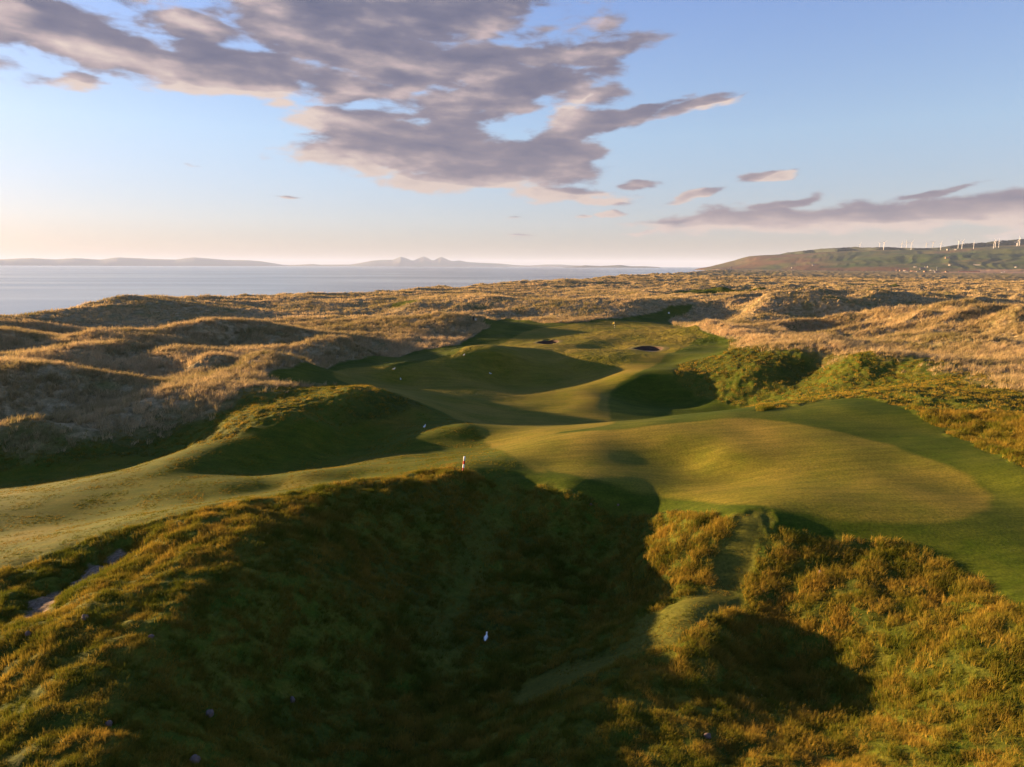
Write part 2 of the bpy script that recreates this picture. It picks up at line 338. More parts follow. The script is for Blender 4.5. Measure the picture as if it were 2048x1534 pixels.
def height(x, y, mown=None, roughw=None):
    a = np.arctan2(x, y); r = np.hypot(x, y)
    base = CAM_Z - 14.2
    w = (1 - sstep(.8, 1.05, np.abs(a))) * sstep(8, 14, r) * (1 - sstep(330, 520, r))
    z = base + w * ((CAM_Z - ctrlD(x, y)) - base)
    cd = coast_d(x, y)
    # distant coastal plain is lower and flatter inland
    inland = sstep(150, 900, cd)
    plain = 8.6 - 1.5 * inland + (2.6 + 2.6 * perlin(x / 90., y / 70., 8)) * np.exp(-((cd - 55) / 45.) ** 2) + 1.0 * (1 - sstep(200, 600, cd))
    f = sstep(330, 560, r)
    z = z * (1 - f) + plain * f
    amp = 1.5 * sstep(70, 150, r)
    amp = amp * (1 + 2.1 * sstep(230, 520, r)) + 1.6 * sstep(400, 900, r) * (1 - sstep(90, 330, cd))
    amp = amp * (1 - .5 * sstep(900, 2600, r) * inland)
    amp = amp + 2.6 * sstep(.22, .42, a) * sstep(90, 150, r) * (1 - sstep(500, 800, r))
    side = sstep(.72, .95, np.abs(a))
    amp = np.maximum(amp, side * 1.3)
    if mown is not None: amp = amp * (1 - mown)
    z = z + amp * dune_noise(x, y)
    # gentle swell in the mown ground
    z = z + .42 * perlin(x / 15., y / 9., 41) * sstep(60, 100, r) + .10 * perlin(x / 5., y / 5., 42)
    if roughw is not None:
        z = z + roughw * (.20 * perlin(x / 1.7, y / 1.3, 43) + .10 * perlin(x / .7, y / .6, 44)) * (1 - sstep(150, 400, r))
    # shore
    s = sstep(2, 38, cd)
    z = np.where(cd > 0, .3 + cd * .035 * (1 - s) + (z - .3) * s, np.maximum(cd * .05, -4))
    hh, hs = hills(x, y)
    k = sstep(0.039, .09, hs); sl = sstep(0, 420, cd) * .85 + .15 * sstep(0, 60, cd)
    z = np.where(hs > 0, z * (1 - k) + (8 * sstep(0, 60, cd) + hh * sl) * k * (cd > 0) + np.minimum(z, 0) * (cd <= 0), z)
    return z

def hit(px, py):
    """where the line of sight through a photo pixel meets the ground"""
    d = ray(px, py); n = len(d)
    t = np.full(n, 12.0); done = np.zeros(n, bool); prev = t.copy()
    for _ in range(1500):
        X = d[:, 0] * t; Y = d[:, 1] * t; Z = CAM_Z + d[:, 2] * t
        below = Z < height(X, Y)
        new = below & ~done
        done |= new
        prev = np.where(done, prev, t)
        t = np.where(done, t, t * 1.006)
        if done.all(): break
    lo, hi = prev, t
    for _ in range(12):
        mid = (lo + hi) / 2
        below = CAM_Z + d[:, 2] * mid < height(d[:, 0] * mid, d[:, 1] * mid)
        hi = np.where(below, mid, hi); lo = np.where(below, lo, mid)
    return d[:, 0] * hi, d[:, 1] * hi

TAN1 = [(1000,880),(1100,868),(1200,862),(1300,853),(1400,841),(1500,835),(1600,848),(1750,880),(1880,925),(1960,965),(1985,1000),(1960,1030),(1900,1044),(1800,1047),(1650,1035),(1500,1014),(1350,990),(1200,965),(1100,943),(1030,908)]
TAN2 = [(665,748),(672,740),(700,736),(790,734),(830,726),(870,718),(925,706),(985,690),(1035,672),(1050,662),(1110,652),(1180,644),(1290,643),(1350,648),(1400,658),(1425,666),(1385,672),(1372,690),(1345,700),(1325,715),(1300,735),(1270,750),(1235,765),(1215,790),(1218,820),(1240,845),(1180,857),(1100,866),(1100,944),(1060,944),(1015,908),(960,862),(905,832),(860,812),(800,790),(755,776),(700,768),(672,757)]
LUSH = [(530,750),(545,740),(600,732),(660,730),(730,722),(800,706),(900,690),(955,668),(985,656),(960,640),(1000,634),(1060,640),(1120,645),(1190,640),(1260,631),(1310,622),(1350,607),(1395,604),(1345,630),(1335,640),(1400,655),(1440,664),(1462,668),(1455,698),(1415,710),(1365,722),(1345,745),(1350,765),(1400,790),(1440,803),(1490,815),(1500,826),(1560,817),(1640,802),(1700,795),(1780,805),(1860,840),(1960,900),(2100,960),(2400,1080),(2300,1330),(2048,1212),(1950,1150),(1880,1105),(1700,1072),(1490,1047),(1300,1017),(1140,985),(1060,966),(925,946),(1060,944),(960,862),(860,812),(760,780),(700,770),(600,766),(545,760)]
SHORT = [(-300,1230),(0,1140),(120,1098),(200,1072),(400,1012),(560,990),(700,962),(850,942),(925,944),(1060,966),(1085,935),(1010,885),(980,862),(905,832),(850,815),(790,830),(700,848),(600,850),(520,852),(430,885),(300,905),(150,925),(0,940),(-300,960)]
NEAR = [(-600,2400),(-500,930),(0,880),(250,868),(420,820),(500,780),(600,768),(700,768),(1000,800),(1460,668),(1560,692),(1650,705),(1900,727),(1960,747),(2048,780),(2500,900),(3000,2400)]
PATHS = [[(1512,1046),(1490,1110),(1445,1170),(1370,1218),(1280,1282),(1180,1332),(1080,1372)],[(1020,965),(985,1050),(930,1140),(890,1230),(880,1330)]]
def w_poly(P):
    P = np.array(P, float); x, y = hit(P[:, 0], P[:, 1]); return np.c_[x, y]
def sdist(x, y, poly, closed=True):
    """signed distance, positive inside"""
    d = np.full(x.shape, 1e9); ins = np.zeros(x.shape, bool); n = len(poly)
    for i in range(n if closed else n - 1):
        ax, ay = poly[i]; bx, by = poly[(i + 1) % n]
        ex, ey = bx - ax, by - ay
        t = np.clip(((x - ax) * ex + (y - ay) * ey) / (ex * ex + ey * ey + 1e-9), 0, 1)
        d = np.minimum(d, np.hypot(x - ax - t * ex, y - ay - t * ey))
        if closed:
            c = ((ay > y) != (by > y)) & (x < ex * (y - ay) / (ey + 1e-12) + ax)
            ins ^= c
    return np.where(ins, d, -d) if closed else d
def chaikin(P, n=2):
    for _ in range(n):
        Qn = np.roll(P, -1, 0); P = np.stack([P * .75 + Qn * .25, P * .25 + Qn * .75], 1).reshape(-1, 2)
    return P
WP = {k: chaikin(w_poly(v), 1) for k, v in dict(TAN1=TAN1, TAN2=TAN2, LUSH=LUSH, SHORT=SHORT).items()}
WP['NEAR'] = w_poly(NEAR)
WPATH = [w_poly(p) for p in PATHS]
bx_, by_ = hit([1096, 1297], [680, 692])
BUNKERS = [(bx_[0], by_[0], 2.25, 2.3), (bx_[1], by_[1], 2.75, 2.9)]
TERR_ON = True

def zones(x, y):
    r = np.hypot(x, y)
    wob = .45 * perlin(x / 1.8, y / 1.8, 61) + .16 * perlin(x / .5, y / .5, 62)
    rough_wob = 1.2 * perlin(x / 5., y / 5., 63) + .5 * perlin(x / 1.4, y / 1.4, 64)
    sm = .34
    near = r < 420
    def ev(fn, default):
        out = np.full(x.shape, default, float); out[near] = fn(x[near], y[near]); return out
    dt = ev(lambda a, b: np.maximum(sdist(a, b, WP['TAN1']), sdist(a, b, WP['TAN2'])), -1e3)
    dl = ev(lambda a, b: sdist(a, b, WP['LUSH']), -1e3)
    ds = ev(lambda a, b: sdist(a, b, WP['SHORT']), -1e3)
    dn = ev(lambda a, b: sdist(a, b, WP['NEAR']), -1e3)
    tan = sstep(-sm, sm, dt + wob * .4)
    lush = sstep(-sm * 1.3, sm * 1.3, np.maximum(dl, dt) + wob)
    short = sstep(-.7, .7, ds + rough_wob * .6)
    mown_soft = sstep(-5, 2.5, np.maximum(np.maximum(dl, dt), ds))
    nearw = np.maximum(sstep(-4, 4, dn + rough_wob * 2.5), r < 20)
    nearw = np.maximum(nearw, 1 - sstep(14, 20, r))
    path = np.zeros(x.shape)
    m = r < 90
    if m.any():
        for p, wdt in zip(WPATH, (1.0, 1.1)):
            dd = sdist(x[m], y[m], p, False)
            path[m] = np.maximum(path[m], (1.0 if wdt < 1.05 else .45) * (1 - sstep(wdt * .5, wdt * 1.4, dd + 1.6 * wob[m])))
    return tan, lush, short, mown_soft, nearw, path

# ------------------------------------------------------------------ terrain mesh (one sheet, finer towards the camera)
def build_axis():
    L = [math.log(.6)]
    while L[-1] < math.log(11000):
        r = math.exp(L[-1])
        d = np.interp(r, [.6, 6, 14, 22, 60, 300, 1000, 4000, 11000], [.4, .12, .03, .0032, .0032, .0052, .008, .010, .04])
        L.append(L[-1] + d)
    azs = [-rad(39)]
    while azs[-1] < rad(39): azs.append(azs[-1] + rad(.058))
    azs = np.array(azs)
    s = np.array([.15, .3, .5, .8] + [1.3] * 200); s = np.cumsum(s); s = s[s < 141]
    right = rad(39.1) + np.radians(s); left = -rad(39.1) - np.radians(s)[::-1]
    a = np.r_[left, azs, right]
    a = np.r_[-math.pi, a[(a > -math.pi + .005) & (a < math.pi - .005)]]
    return np.array(L), a
TL, TA = build_axis()
NR, NA = len(TL), len(TA)
AA, LL = np.meshgrid(TA, TL); RR = np.exp(LL)
GX = np.sin(AA) * RR; GY = np.cos(AA) * RR
tan_, lush_, short_, msoft_, near_, path_ = zones(GX.ravel(), GY.ravel())
mownw = np.clip(np.maximum.reduce([tan_, lush_, short_, path_]), 0, 1)
roughness_w = (1 - mownw)
GZ = height(GX.ravel(), GY.ravel(), np.maximum(msoft_, near_ * .85), roughness_w)
x_, y_ = GX.ravel(), GY.ravel()
# paths are worn a little into the ground
GZ -= .12 * path_
# pot bunkers: sunk holes that hold the bunker objects
for bx, by, rx, ry in BUNKERS:
    q = np.hypot((x_ - bx) / (rx + .35), (y_ - by) / (ry + .35))
    dy = (y_ - by) / ry; sh = np.exp(-((x_ - bx) / (rx * 1.5)) ** 2)
    GZ += sh * (.42 * np.exp(-((dy - 1.5) / .9) ** 2) - .38 * np.exp(-((dy + 1.6) / 1.2) ** 2))
    GZ -= 1.9 * (1 - sstep(.86, 1.06, q))
# sand blow-outs on the left hill
sand_ = np.zeros(x_.shape)
sbx, sby = hit([60, 110, 160, 200, 240], [1215, 1175, 1150, 1125, 1100])
near60 = np.hypot(x_, y_) < 80
dd = np.full(x_.shape, 99.)
dd[near60] = sdist(x_[near60], y_[near60], np.c_[sbx, sby], False)
ns = perlin(x_ / .9, y_ / .9, 71) + .6 * perlin(x_ / .35, y_ / .35, 72)
sand_ = np.maximum(sand_, (1 - sstep(.25, .6, dd + ns * .45)))
GZ -= .35 * (1 - sstep(.2, 1.7, dd)); 
# hill zones
_, hs_ = hills(x_, y_)
cd_ = coast_d(x_, y_)
beach = (1 - sstep(14, 26, cd_ + 5 * perlin(x_ / 20., y_ / 20., 81))) * (cd_ > -30)
beach = np.maximum(beach, ((np.hypot(x_, y_) > 3000) & (cd_ < 130) & (cd_ > -30) & (hs_ < .02)) * (1 - sstep(70, 120, cd_)))
sand_ = np.maximum(sand_, beach)
a_ = np.arctan2(x_, y_); r_ = np.hypot(x_, y_)
GZ = GZ.reshape(NR, NA)

def sample_grid(G, x, y):
    a = np.arctan2(x, y); l = np.log(np.hypot(x, y))
    fa_ = np.interp(a, TA, np.arange(NA)); fl = np.interp(l, TL, np.arange(NR))
    ia = np.clip(fa_.astype(int), 0, NA - 2); il = np.clip(fl.astype(int), 0, NR - 2); ta = fa_ - ia; tl = fl - il
    return (G[il, ia] * (1 - ta) + G[il, ia + 1] * ta) * (1 - tl) + (G[il + 1, ia] * (1 - ta) + G[il + 1, ia + 1] * ta) * tl
def ground(x, y):
    return float(sample_grid(GZ, np.array([float(x)]), np.array([float(y)]))[0])

RS_ = np.exp(np.arange(math.log(12), math.log(8000), .0028))
def hit(px, py):
    d = ray(px, py); xs, ys = [], []
    for k in range(len(d)):
        X = d[k, 0] * RS_; Y = d[k, 1] * RS_; Z = CAM_Z + d[k, 2] * RS_ - sample_grid(GZ, X, Y)
        b = np.where(Z < 0)[0]; i = max(int(b[0]), 1) if len(b) else len(RS_) - 1
        t = Z[i - 1] / (Z[i - 1] - Z[i] + 1e-12) if len(b) else 0
        rr_ = RS_[i - 1] + (RS_[i] - RS_[i - 1]) * t; xs.append(d[k, 0] * rr_); ys.append(d[k, 1] * rr_)
    return np.array(xs), np.array(ys)
def mesh_np(name, verts, faces, smooth=True):
    me = bpy.data.meshes.new(name)
    nv, nf = len(verts), len(faces); k = faces.shape[1]
    me.vertices.add(nv); me.vertices.foreach_set('co', verts.astype(np.float32).ravel())
    me.loops.add(nf * k); me.loops.foreach_set('vertex_index', faces.astype(np.int32).ravel())
    me.polygons.add(nf); me.polygons.foreach_set('loop_start', np.arange(0, nf * k, k, dtype=np.int32))
    if smooth: me.polygons.foreach_set('use_smooth', np.ones(nf, bool))
    me.update(calc_edges=True)
    return me
def add_attr(me, name, data):
    a = me.attributes.new(name, 'FLOAT_COLOR', 'POINT'); a.data.foreach_set('color', data.astype(np.float32).ravel())
def link(o, **kw):
    COL.objects.link(o)
    for k, v in kw.items(): o[k] = v
    return o

idx = np.arange(NR * NA).reshape(NR, NA)
nxt = np.roll(idx, -1, 1)
faces = np.stack([idx[:-1], nxt[:-1], nxt[1:], idx[1:]], -1).reshape(-1, 4)[:, ::-1]
verts = np.c_[x_, y_, GZ.ravel()]
# close the hub
verts = np.vstack([verts, [[0, 0, GZ[0].mean()]]])
tme = mesh_np('ground', verts, faces)
def ext(a): return np.r_[a, a[:1]]
marr = (1 - near_) * (1 - sstep(0.001, .05, hs_))
# the scattered green swards of the plain and of a far fairway
far_green = np.zeros(x_.shape)
for (px, py, rx_, ry_) in [(1500, 588, 70, 60), (1425, 596, 40, 35), (810, 616, 8, 14), (1740, 571, 40, 30)]:
    gx, gy = unproj([px], [py], [14.6])
    far_green = np.maximum(far_green, 1 - sstep(.75, 1.0, np.hypot((x_ - gx[0]) / rx_ * 1.6, (y_ - gy[0]) / ry_) + .18 * perlin(x_ / 12., y_ / 12., 55)))
green_n = sstep(.18, .42, fbm(x_ / 60., y_ / 130., 3, 57)) * sstep(500, 900, r_) * .7
lush_all = np.maximum(lush_, 0 * far_green)
add_attr(tme, 'zone_a', np.c_[ext(tan_), ext(lush_all), ext(np.maximum(short_, np.maximum(green_n * marr, far_green))), ext(marr)])
add_attr(tme, 'zone_b', np.c_[ext(sand_), ext(path_), ext(hs_), ext(mownw)])
# hill land cover: pasture (r), bracken moor (g), stubble (b), dark scrub gullies (a)
hz = hs_ > 0
past = sstep(.40, .47, a_ + .02 * perlin(x_ / 300., y_ / 300., 101)) * sstep(.12, .16, hs_ + .03 * perlin(x_ / 400., y_ / 300., 102)) * (1 - sstep(.62, .8, hs_ + .1 * perlin(x_ / 500., y_ / 500., 103)))
past = np.maximum(past * sstep(-.25, .0, perlin(x_ / 700. + 9, y_ / 420., 108) + .3), 0)
moor = (1 - sstep(.40, .46, a_)) * sstep(-.3, .2, fbm(x_ / 300., y_ / 500., 4, 104))
moor = np.maximum(moor, sstep(.1, .3, fbm(x_ / 350., y_ / 350., 4, 105)) * .7 * sstep(.6, .8, hs_))
moor = np.maximum(moor, (hs_ < .13) * (hs_ > .02) * (a_ > .38) * (a_ < .52))
stub = ((r_ > 2900) & (r_ < 3750) & (a_ > .555) & (a_ < 1.1)) * sstep(-.2, 0, perlin(x_ / 900., y_ / 110., 106) + .15)
scrub = sstep(.22, .4, fbm(x_ / 160., y_ / 220., 4, 107)) * (hs_ > .05)
add_attr(tme, 'zone_c', np.c_[ext(past * hz), ext(moor * hz), ext(stub.astype(float)), ext(scrub)])

# ------------------------------------------------------------------ materials
def new_mat(name):
    mt = bpy.data.materials.new(name); mt.use_nodes = True
    nt = mt.node_tree; nt.nodes.clear()
    out = N(nt, 'ShaderNodeOutputMaterial'); b = N(nt, 'ShaderNodeBsdfPrincipled')
    LK(nt, b.outputs[0], out.inputs[0])
    b.inputs['Specular IOR Level'].default_value = .2
    b.inputs['Roughness'].default_value = .8
    return mt, nt, b, out
def noise(nt, vec, scale, detail=4, rough=.55, dist=0):
    n = N(nt, 'ShaderNodeTexNoise'); n.inputs['Scale'].default_value = scale; n.inputs['Detail'].default_value = detail
    n.inputs['Roughness'].default_value = rough; n.inputs['Distortion'].default_value = dist
    if vec is not None: LK(nt, vec, n.inputs['Vector'])
    return n.outputs['Fac']
def attr(nt, name, typ='GEOMETRY'):
    n = N(nt, 'ShaderNodeAttribute', attribute_name=name, attribute_type=typ); return n
def plain_mat(name, col, rough=.7, var=.15, scale=6, metal=0):
    mt, nt, b, _ = new_mat(name)
    tc = N(nt, 'ShaderNodeTexCoord')
    f = noise(nt, tc.outputs['Object'], scale, 5)
    c = mixc(nt, f, tuple(x * (1 - var) for x in col), tuple(min(1, x * (1 + var)) for x in col))
    LK(nt, c, b.inputs['Base Color']); b.inputs['Roughness'].default_value = rough; b.inputs['Metallic'].default_value = metal
    return mt

MT, nt, bs, _ = new_mat('links_turf')
tc = N(nt, 'ShaderNodeNewGeometry'); pos = tc.outputs['Position']
def zsplit(name):
    a = attr(nt, name); s = N(nt, 'ShaderNodeSeparateColor'); LK(nt, a.outputs['Color'], s.inputs[0])
    return s.outputs[0], s.outputs[1], s.outputs[2], a.outputs['Alpha']
zt, zl, zs, zm = zsplit('zone_a'); sd, pth, hsn, mwn = zsplit('zone_b'); pas, mor, stb, scr = zsplit('zone_c')
nf1 = noise(nt, pos, 7.0, 6, .65); nf2 = noise(nt, pos, .9, 5, .6); nf3 = noise(nt, pos, .12, 4, .55); nf4 = noise(nt, pos, 2.6, 5, .6)
def spread(f, lo=.35, hi=.65): return mapr(nt, f, lo, hi, 0, 1)
rough_c = mixc(nt, spread(nf2), (.045, .074, .007), (.105, .100, .013))
rough_c = mixc(nt, spread(nf3, .45, .62), rough_c, mixc(nt, spread(nf4), (.028, .042, .005), (.065, .070, .011)))
marr_c = mixc(nt, spread(nf2), (.15, .115, .05), (.36, .27, .145))
marr_c = mixc(nt, spread(nf3, .5, .7), marr_c, mixc(nt, spread(nf4), (.07, .085, .02), (.19, .16, .06)))
short_c = mixc(nt, spread(nf2, .3, .7), (.038, .062, .003), (.080, .084, .006))
short_c = mixc(nt, math_node(nt, 'MULTIPLY', spread(nf3, .54, .72), .6), short_c, (.14, .10, .016))
lush_c = mixc(nt, spread(nf2, .3, .7), (.032, .056, .003), (.052, .070, .006))
lush_c = mixc(nt, spread(nf3, .45, .7), lush_c, (.085, .095, .010))
tan_c = mixc(nt, spread(nf2, .25, .75), (.095, .102, .010), (.138, .120, .015))
tan_c = mixc(nt, spread(nf3, .42, .68), tan_c, (.18, .138, .023))
c = mixc(nt, zm, rough_c, marr_c)
c = mixc(nt, zs, c, short_c)
c = mixc(nt, zl, c, lush_c)
c = mixc(nt, zt, c, tan_c)
c = mixc(nt, math_node(nt, 'MULTIPLY', pth, .75), c, (.085, .085, .016))
# hills
hn1 = noise(nt, pos, .004, 6, .6); hn2 = noise(nt, pos, .02, 5, .6)
hill_c = mixc(nt, spread(hn1, .4, .6), (.055, .070, .022), (.12, .095, .04))
hill_c = mixc(nt, math_node(nt, 'MULTIPLY', mor, .85), hill_c, mixc(nt, spread(hn2), (.13, .062, .032), (.09, .055, .03)))
hill_c = mixc(nt, pas, hill_c, mixc(nt, spread(hn1, .45, .55), (.045, .068, .016), (.075, .085, .024)))
hill_c = mixc(nt, math_node(nt, 'MULTIPLY', scr, .6), hill_c, (.035, .04, .02))
c = mixc(nt, mapr(nt, hsn, .0, .03), c, hill_c)
c = mixc(nt, stb, c, mixc(nt, spread(hn2), (.36, .22, .15), (.30, .19, .11)))
sand_c = mixc(nt, mapr(nt, hsn, 0, .01), mixc(nt, spread(nf1), (.13, .095, .065), (.22, .165, .12)), (.26, .2, .14))
c = mixc(nt, sd, c, sand_c)
mpm = N(nt, 'ShaderNodeMapping'); mpm.inputs['Scale'].default_value = (.22, 1.9, 1); mpm.inputs['Rotation'].default_value = (0, 0, .5); LK(nt, pos, mpm.inputs[0])
mow = noise(nt, mpm.outputs[0], 1.0, 5, .62)
c = mixc(nt, mwn, c, mixc(nt, 1.0, c, mixc(nt, spread(mow, .38, .62), (.84, .86, .84), (1.17, 1.12, 1.12)), 'MULTIPLY'))
fine = mixc(nt, spread(nf1, .34, .66), (.70, .72, .70), (1.32, 1.28, 1.26))
c = mixc(nt, 1.0, c, fine, 'MULTIPLY')
LK(nt, c, bs.inputs['Base Color'])
bs.inputs['Roughness'].default_value = .9
bs.inputs['Specular IOR Level'].default_value = .05
bmp = N(nt, 'ShaderNodeBump'); bmp.inputs['Distance'].default_value = .12
nb = noise(nt, pos, 5.0, 6, .7)
LK(nt, nb, bmp.inputs['Height'])
LK(nt, mapr(nt, mwn, 0, 1, .8, .22), bmp.inputs['Strength'])
bmp2 = N(nt, 'ShaderNodeBump'); bmp2.inputs['Distance'].default_value = 1.0
LK(nt, noise(nt, pos, .33, 5, .65), bmp2.inputs['Height']); LK(nt, math_node(nt, 'MULTIPLY', zm, .9), bmp2.inputs['Strength']); LK(nt, bmp.outputs[0], bmp2.inputs['Normal'])
LK(nt, bmp2.outputs[0], bs.inputs['Normal'])
tme.materials.append(MT)
link(bpy.data.objects.new('ground', tme), kind='structure')

# ------------------------------------------------------------------ sea
sr = np.r_[60, 200, 400, 700, 1200, 2000, 4000, 8000, 16000, 30000, 62000.]; sa = np.linspace(-math.pi, math.pi, 181)[:-1]
sA, sR = np.meshgrid(sa, sr); sv = np.c_[(np.sin(sA) * sR).ravel(), (np.cos(sA) * sR).ravel(), np.zeros(sA.size)]
si = np.arange(sA.size).reshape(sA.shape); sn = np.roll(si, -1, 1)
sf = np.stack([si[:-1], sn[:-1], sn[1:], si[1:]], -1).reshape(-1, 4)[:, ::-1]
sme = mesh_np('sea', sv, sf)
MS, nt, bs, _ = new_mat('sea_water')
g_ = N(nt, 'ShaderNodeNewGeometry')
mp = N(nt, 'ShaderNodeMapping'); mp.inputs['Scale'].default_value = (.0012, .0045, 1); LK(nt, g_.outputs['Position'], mp.inputs[0])
big = noise(nt, mp.outputs[0], 1.0, 6, .6, .6)
LK(nt, mixc(nt, spread(big, .4, .6), (.030, .052, .100), (.046, .070, .120)), bs.inputs['Base Color'])
LK(nt, mapr(nt, big, .35, .65, .14, .22), bs.inputs['Roughness'])
bs.inputs['Specular IOR Level'].default_value = .9
mp2 = N(nt, 'ShaderNodeMapping'); mp2.inputs['Scale'].default_value = (.16, .30, 1); mp2.inputs['Rotation'].default_value = (0, 0, .4); LK(nt, g_.outputs['Position'], mp2.inputs[0])
wv = noise(nt, mp2.outputs[0], 1.0, 5, .6, .3)
bmp = N(nt, 'ShaderNodeBump'); bmp.inputs['Distance'].default_value = .7; bmp.inputs['Strength'].default_value = .17
LK(nt, wv, bmp.inputs['Height']); LK(nt, bmp.outputs[0], bs.inputs['Normal'])
sme.materials.append(MS)
link(bpy.data.objects.new('sea', sme), kind='structure')

# ------------------------------------------------------------------ far islands across the water
def island(name, prof, dist, depth, seed):
    prof = np.array(prof, float)
    d = ray(prof[:, 0], prof[:, 1]); A_ = np.arctan2(d[:, 0], d[:, 1]); E_ = d[:, 2] / np.hypot(d[:, 0], d[:, 1])
    Hh = np.maximum(E_ * dist + CAM_Z, 0)
    aa = np.linspace(A_[0], A_[-1], 420); hh = np.interp(aa, A_, Hh)
    k = np.array([.25, .5, .25]); hh = np.convolve(np.pad(hh, 1, 'edge'), k, 'valid')
    rr = np.linspace(-1, 1, 23)
    A2, R2 = np.meshgrid(aa, rr)
    shape = np.clip(1 - np.abs(R2) ** 1.5, 0, 1)
    n = fbm(A2 * 90, R2 * 3, 4, seed)
    Z = hh[None] * shape * (1 + .35 * n * (1 - shape)) - 6 * (1 - shape) + hh[None] * .03 * perlin(A2 * 260, R2 * 2, seed + 5)
    Z[0] = -8; Z[-1] = -8
    dd_ = dist + R2 * depth
    v = np.c_[(np.sin(A2) * dd_).ravel(), (np.cos(A2) * dd_).ravel(), Z.ravel()]
    i_ = np.arange(A2.size).reshape(A2.shape)
    f = np.stack([i_[:-1, :-1], i_[:-1, 1:], i_[1:, 1:], i_[1:, :-1]], -1).reshape(-1, 4)
    me = mesh_np(name, v, f[:, ::-1]); me.materials.append(MI)
    return link(bpy.data.objects.new(name, me), kind='structure')
MI, nt, bs, _ = new_mat('island_moor')
g_ = N(nt, 'ShaderNodeNewGeometry')
LK(nt, mixc(nt, spread(noise(nt, g_.outputs['Position'], .0006, 6, .6)), (.06, .07, .04), (.13, .10, .07)), bs.inputs['Base Color'])
island('hills', [(-900,522),(-500,516),(-250,520),(-60,517),(0,518.5),(60,516),(110,518.5),(150,516),(200,519),(235,514.5),(270,516),(300,517.5),(350,519),(385,514.5),(420,517),(450,519.5),(490,520),(520,522),(550,527),(570,530),(600,529.3),(625,527.5),(640,529.5),(665,529),(700,529),(722,525.5),(745,521),(765,519.5),(785,519.5),(802,513),(815,517),(826,522),(838,515.5),(848,512.5),(858,517),(866,522),(876,515.5),(884,513.5),(895,519),(905,522.5),(918,520.5),(935,524),(960,525.5),(1000,527),(1030,530),(1060,531),(1090,529),(1120,529),(1150,530.5),(1180,532.5)], 30000, 2600, 11)
island('hills', [(1125,534.2),(1150,532.5),(1170,530.5),(1200,531.8),(1240,530),(1262,532.5),(1290,532.5),(1320,534.2)], 17000, 900, 23)

#@@OBJECTS@@
# ------------------------------------------------------------------ grass tufts (uncountable ground cover)
def tuft_mesh(name, nblade, h, spread_r, width, lean, seed, mat, segs=3):
    r_ = np.random.default_rng(seed); V = []; Fc = []; T = []
    for b in range(nblade):
        a = r_.uniform(0, 2 * math.pi); rr = spread_r * math.sqrt(r_.uniform()); bx, by = rr * math.cos(a), rr * math.sin(a)
        da = a + r_.normal(0, .6); out_ = r_.uniform(.15, .75); L = h * r_.uniform(.55, 1.15)
        dx, dy = math.cos(da) * out_ + lean, math.sin(da) * out_
        sa_ = r_.uniform(0, math.pi); wx, wy = math.cos(sa_) * width / 2, math.sin(sa_) * width / 2
        tone = r_.uniform()
        base = len(V)
        for s in range(segs + 1):
            t = s / segs; k = 1 - t * .85
            px, py = bx + dx * L * t * t * .8, by + dy * L * t * t * .8
            pz = -.06 + L * (t - .28 * t * t * math.hypot(dx, dy))
            V.append((px - wx * k, py - wy * k, pz)); V.append((px + wx * k, py + wy * k, pz)); T += [(tone, t, 0, 1)] * 2
            if s: Fc.append((base + 2 * s - 2, base + 2 * s - 1, base + 2 * s + 1, base + 2 * s))
    me = mesh_np(name, np.array(V), np.array(Fc), smooth=True); add_attr(me, 'blade', np.array(T)); me.materials.append(mat)
    return me
def grass_mat(name, stops_lo, stops_hi, transl=.35):
    mt = bpy.data.materials.new(name); mt.use_nodes = True; nt = mt.node_tree; nt.nodes.clear()
    out = N(nt, 'ShaderNodeOutputMaterial'); d = N(nt, 'ShaderNodeBsdfDiffuse'); t = N(nt, 'ShaderNodeBsdfTranslucent'); mx = N(nt, 'ShaderNodeMixShader')
    ti = attr(nt, 'tint', 'INSTANCER'); bl = attr(nt, 'blade'); sp = N(nt, 'ShaderNodeSeparateColor'); LK(nt, bl.outputs['Color'], sp.inputs[0])
    f = math_node(nt, 'ADD', math_node(nt, 'MULTIPLY', ti.outputs['Fac'], .75), math_node(nt, 'MULTIPLY', sp.outputs[0], .25))
    c = mixc(nt, f, stops_lo, stops_hi)
    ng = N(nt, 'ShaderNodeNewGeometry')
    big = noise(nt, ng.outputs['Position'], .35, 3)
    c = mixc(nt, 1.0, c, mixc(nt, spread(big), (.8, .85, .8), (1.2, 1.12, 1.1)), 'MULTIPLY')
    LK(nt, c, d.inputs[0]); LK(nt, c, t.inputs[0]); mx.inputs[0].default_value = transl
    LK(nt, d.outputs[0], mx.inputs[1]); LK(nt, t.outputs[0], mx.inputs[2]); LK(nt, mx.outputs[0], out.inputs[0])
    return mt
G_ROUGH = grass_mat('rough_grass', (.058, .095, .009), (.33, .21, .037))
G_MARR = grass_mat('marram_grass', (.13, .125, .04), (.64, .46, .26))
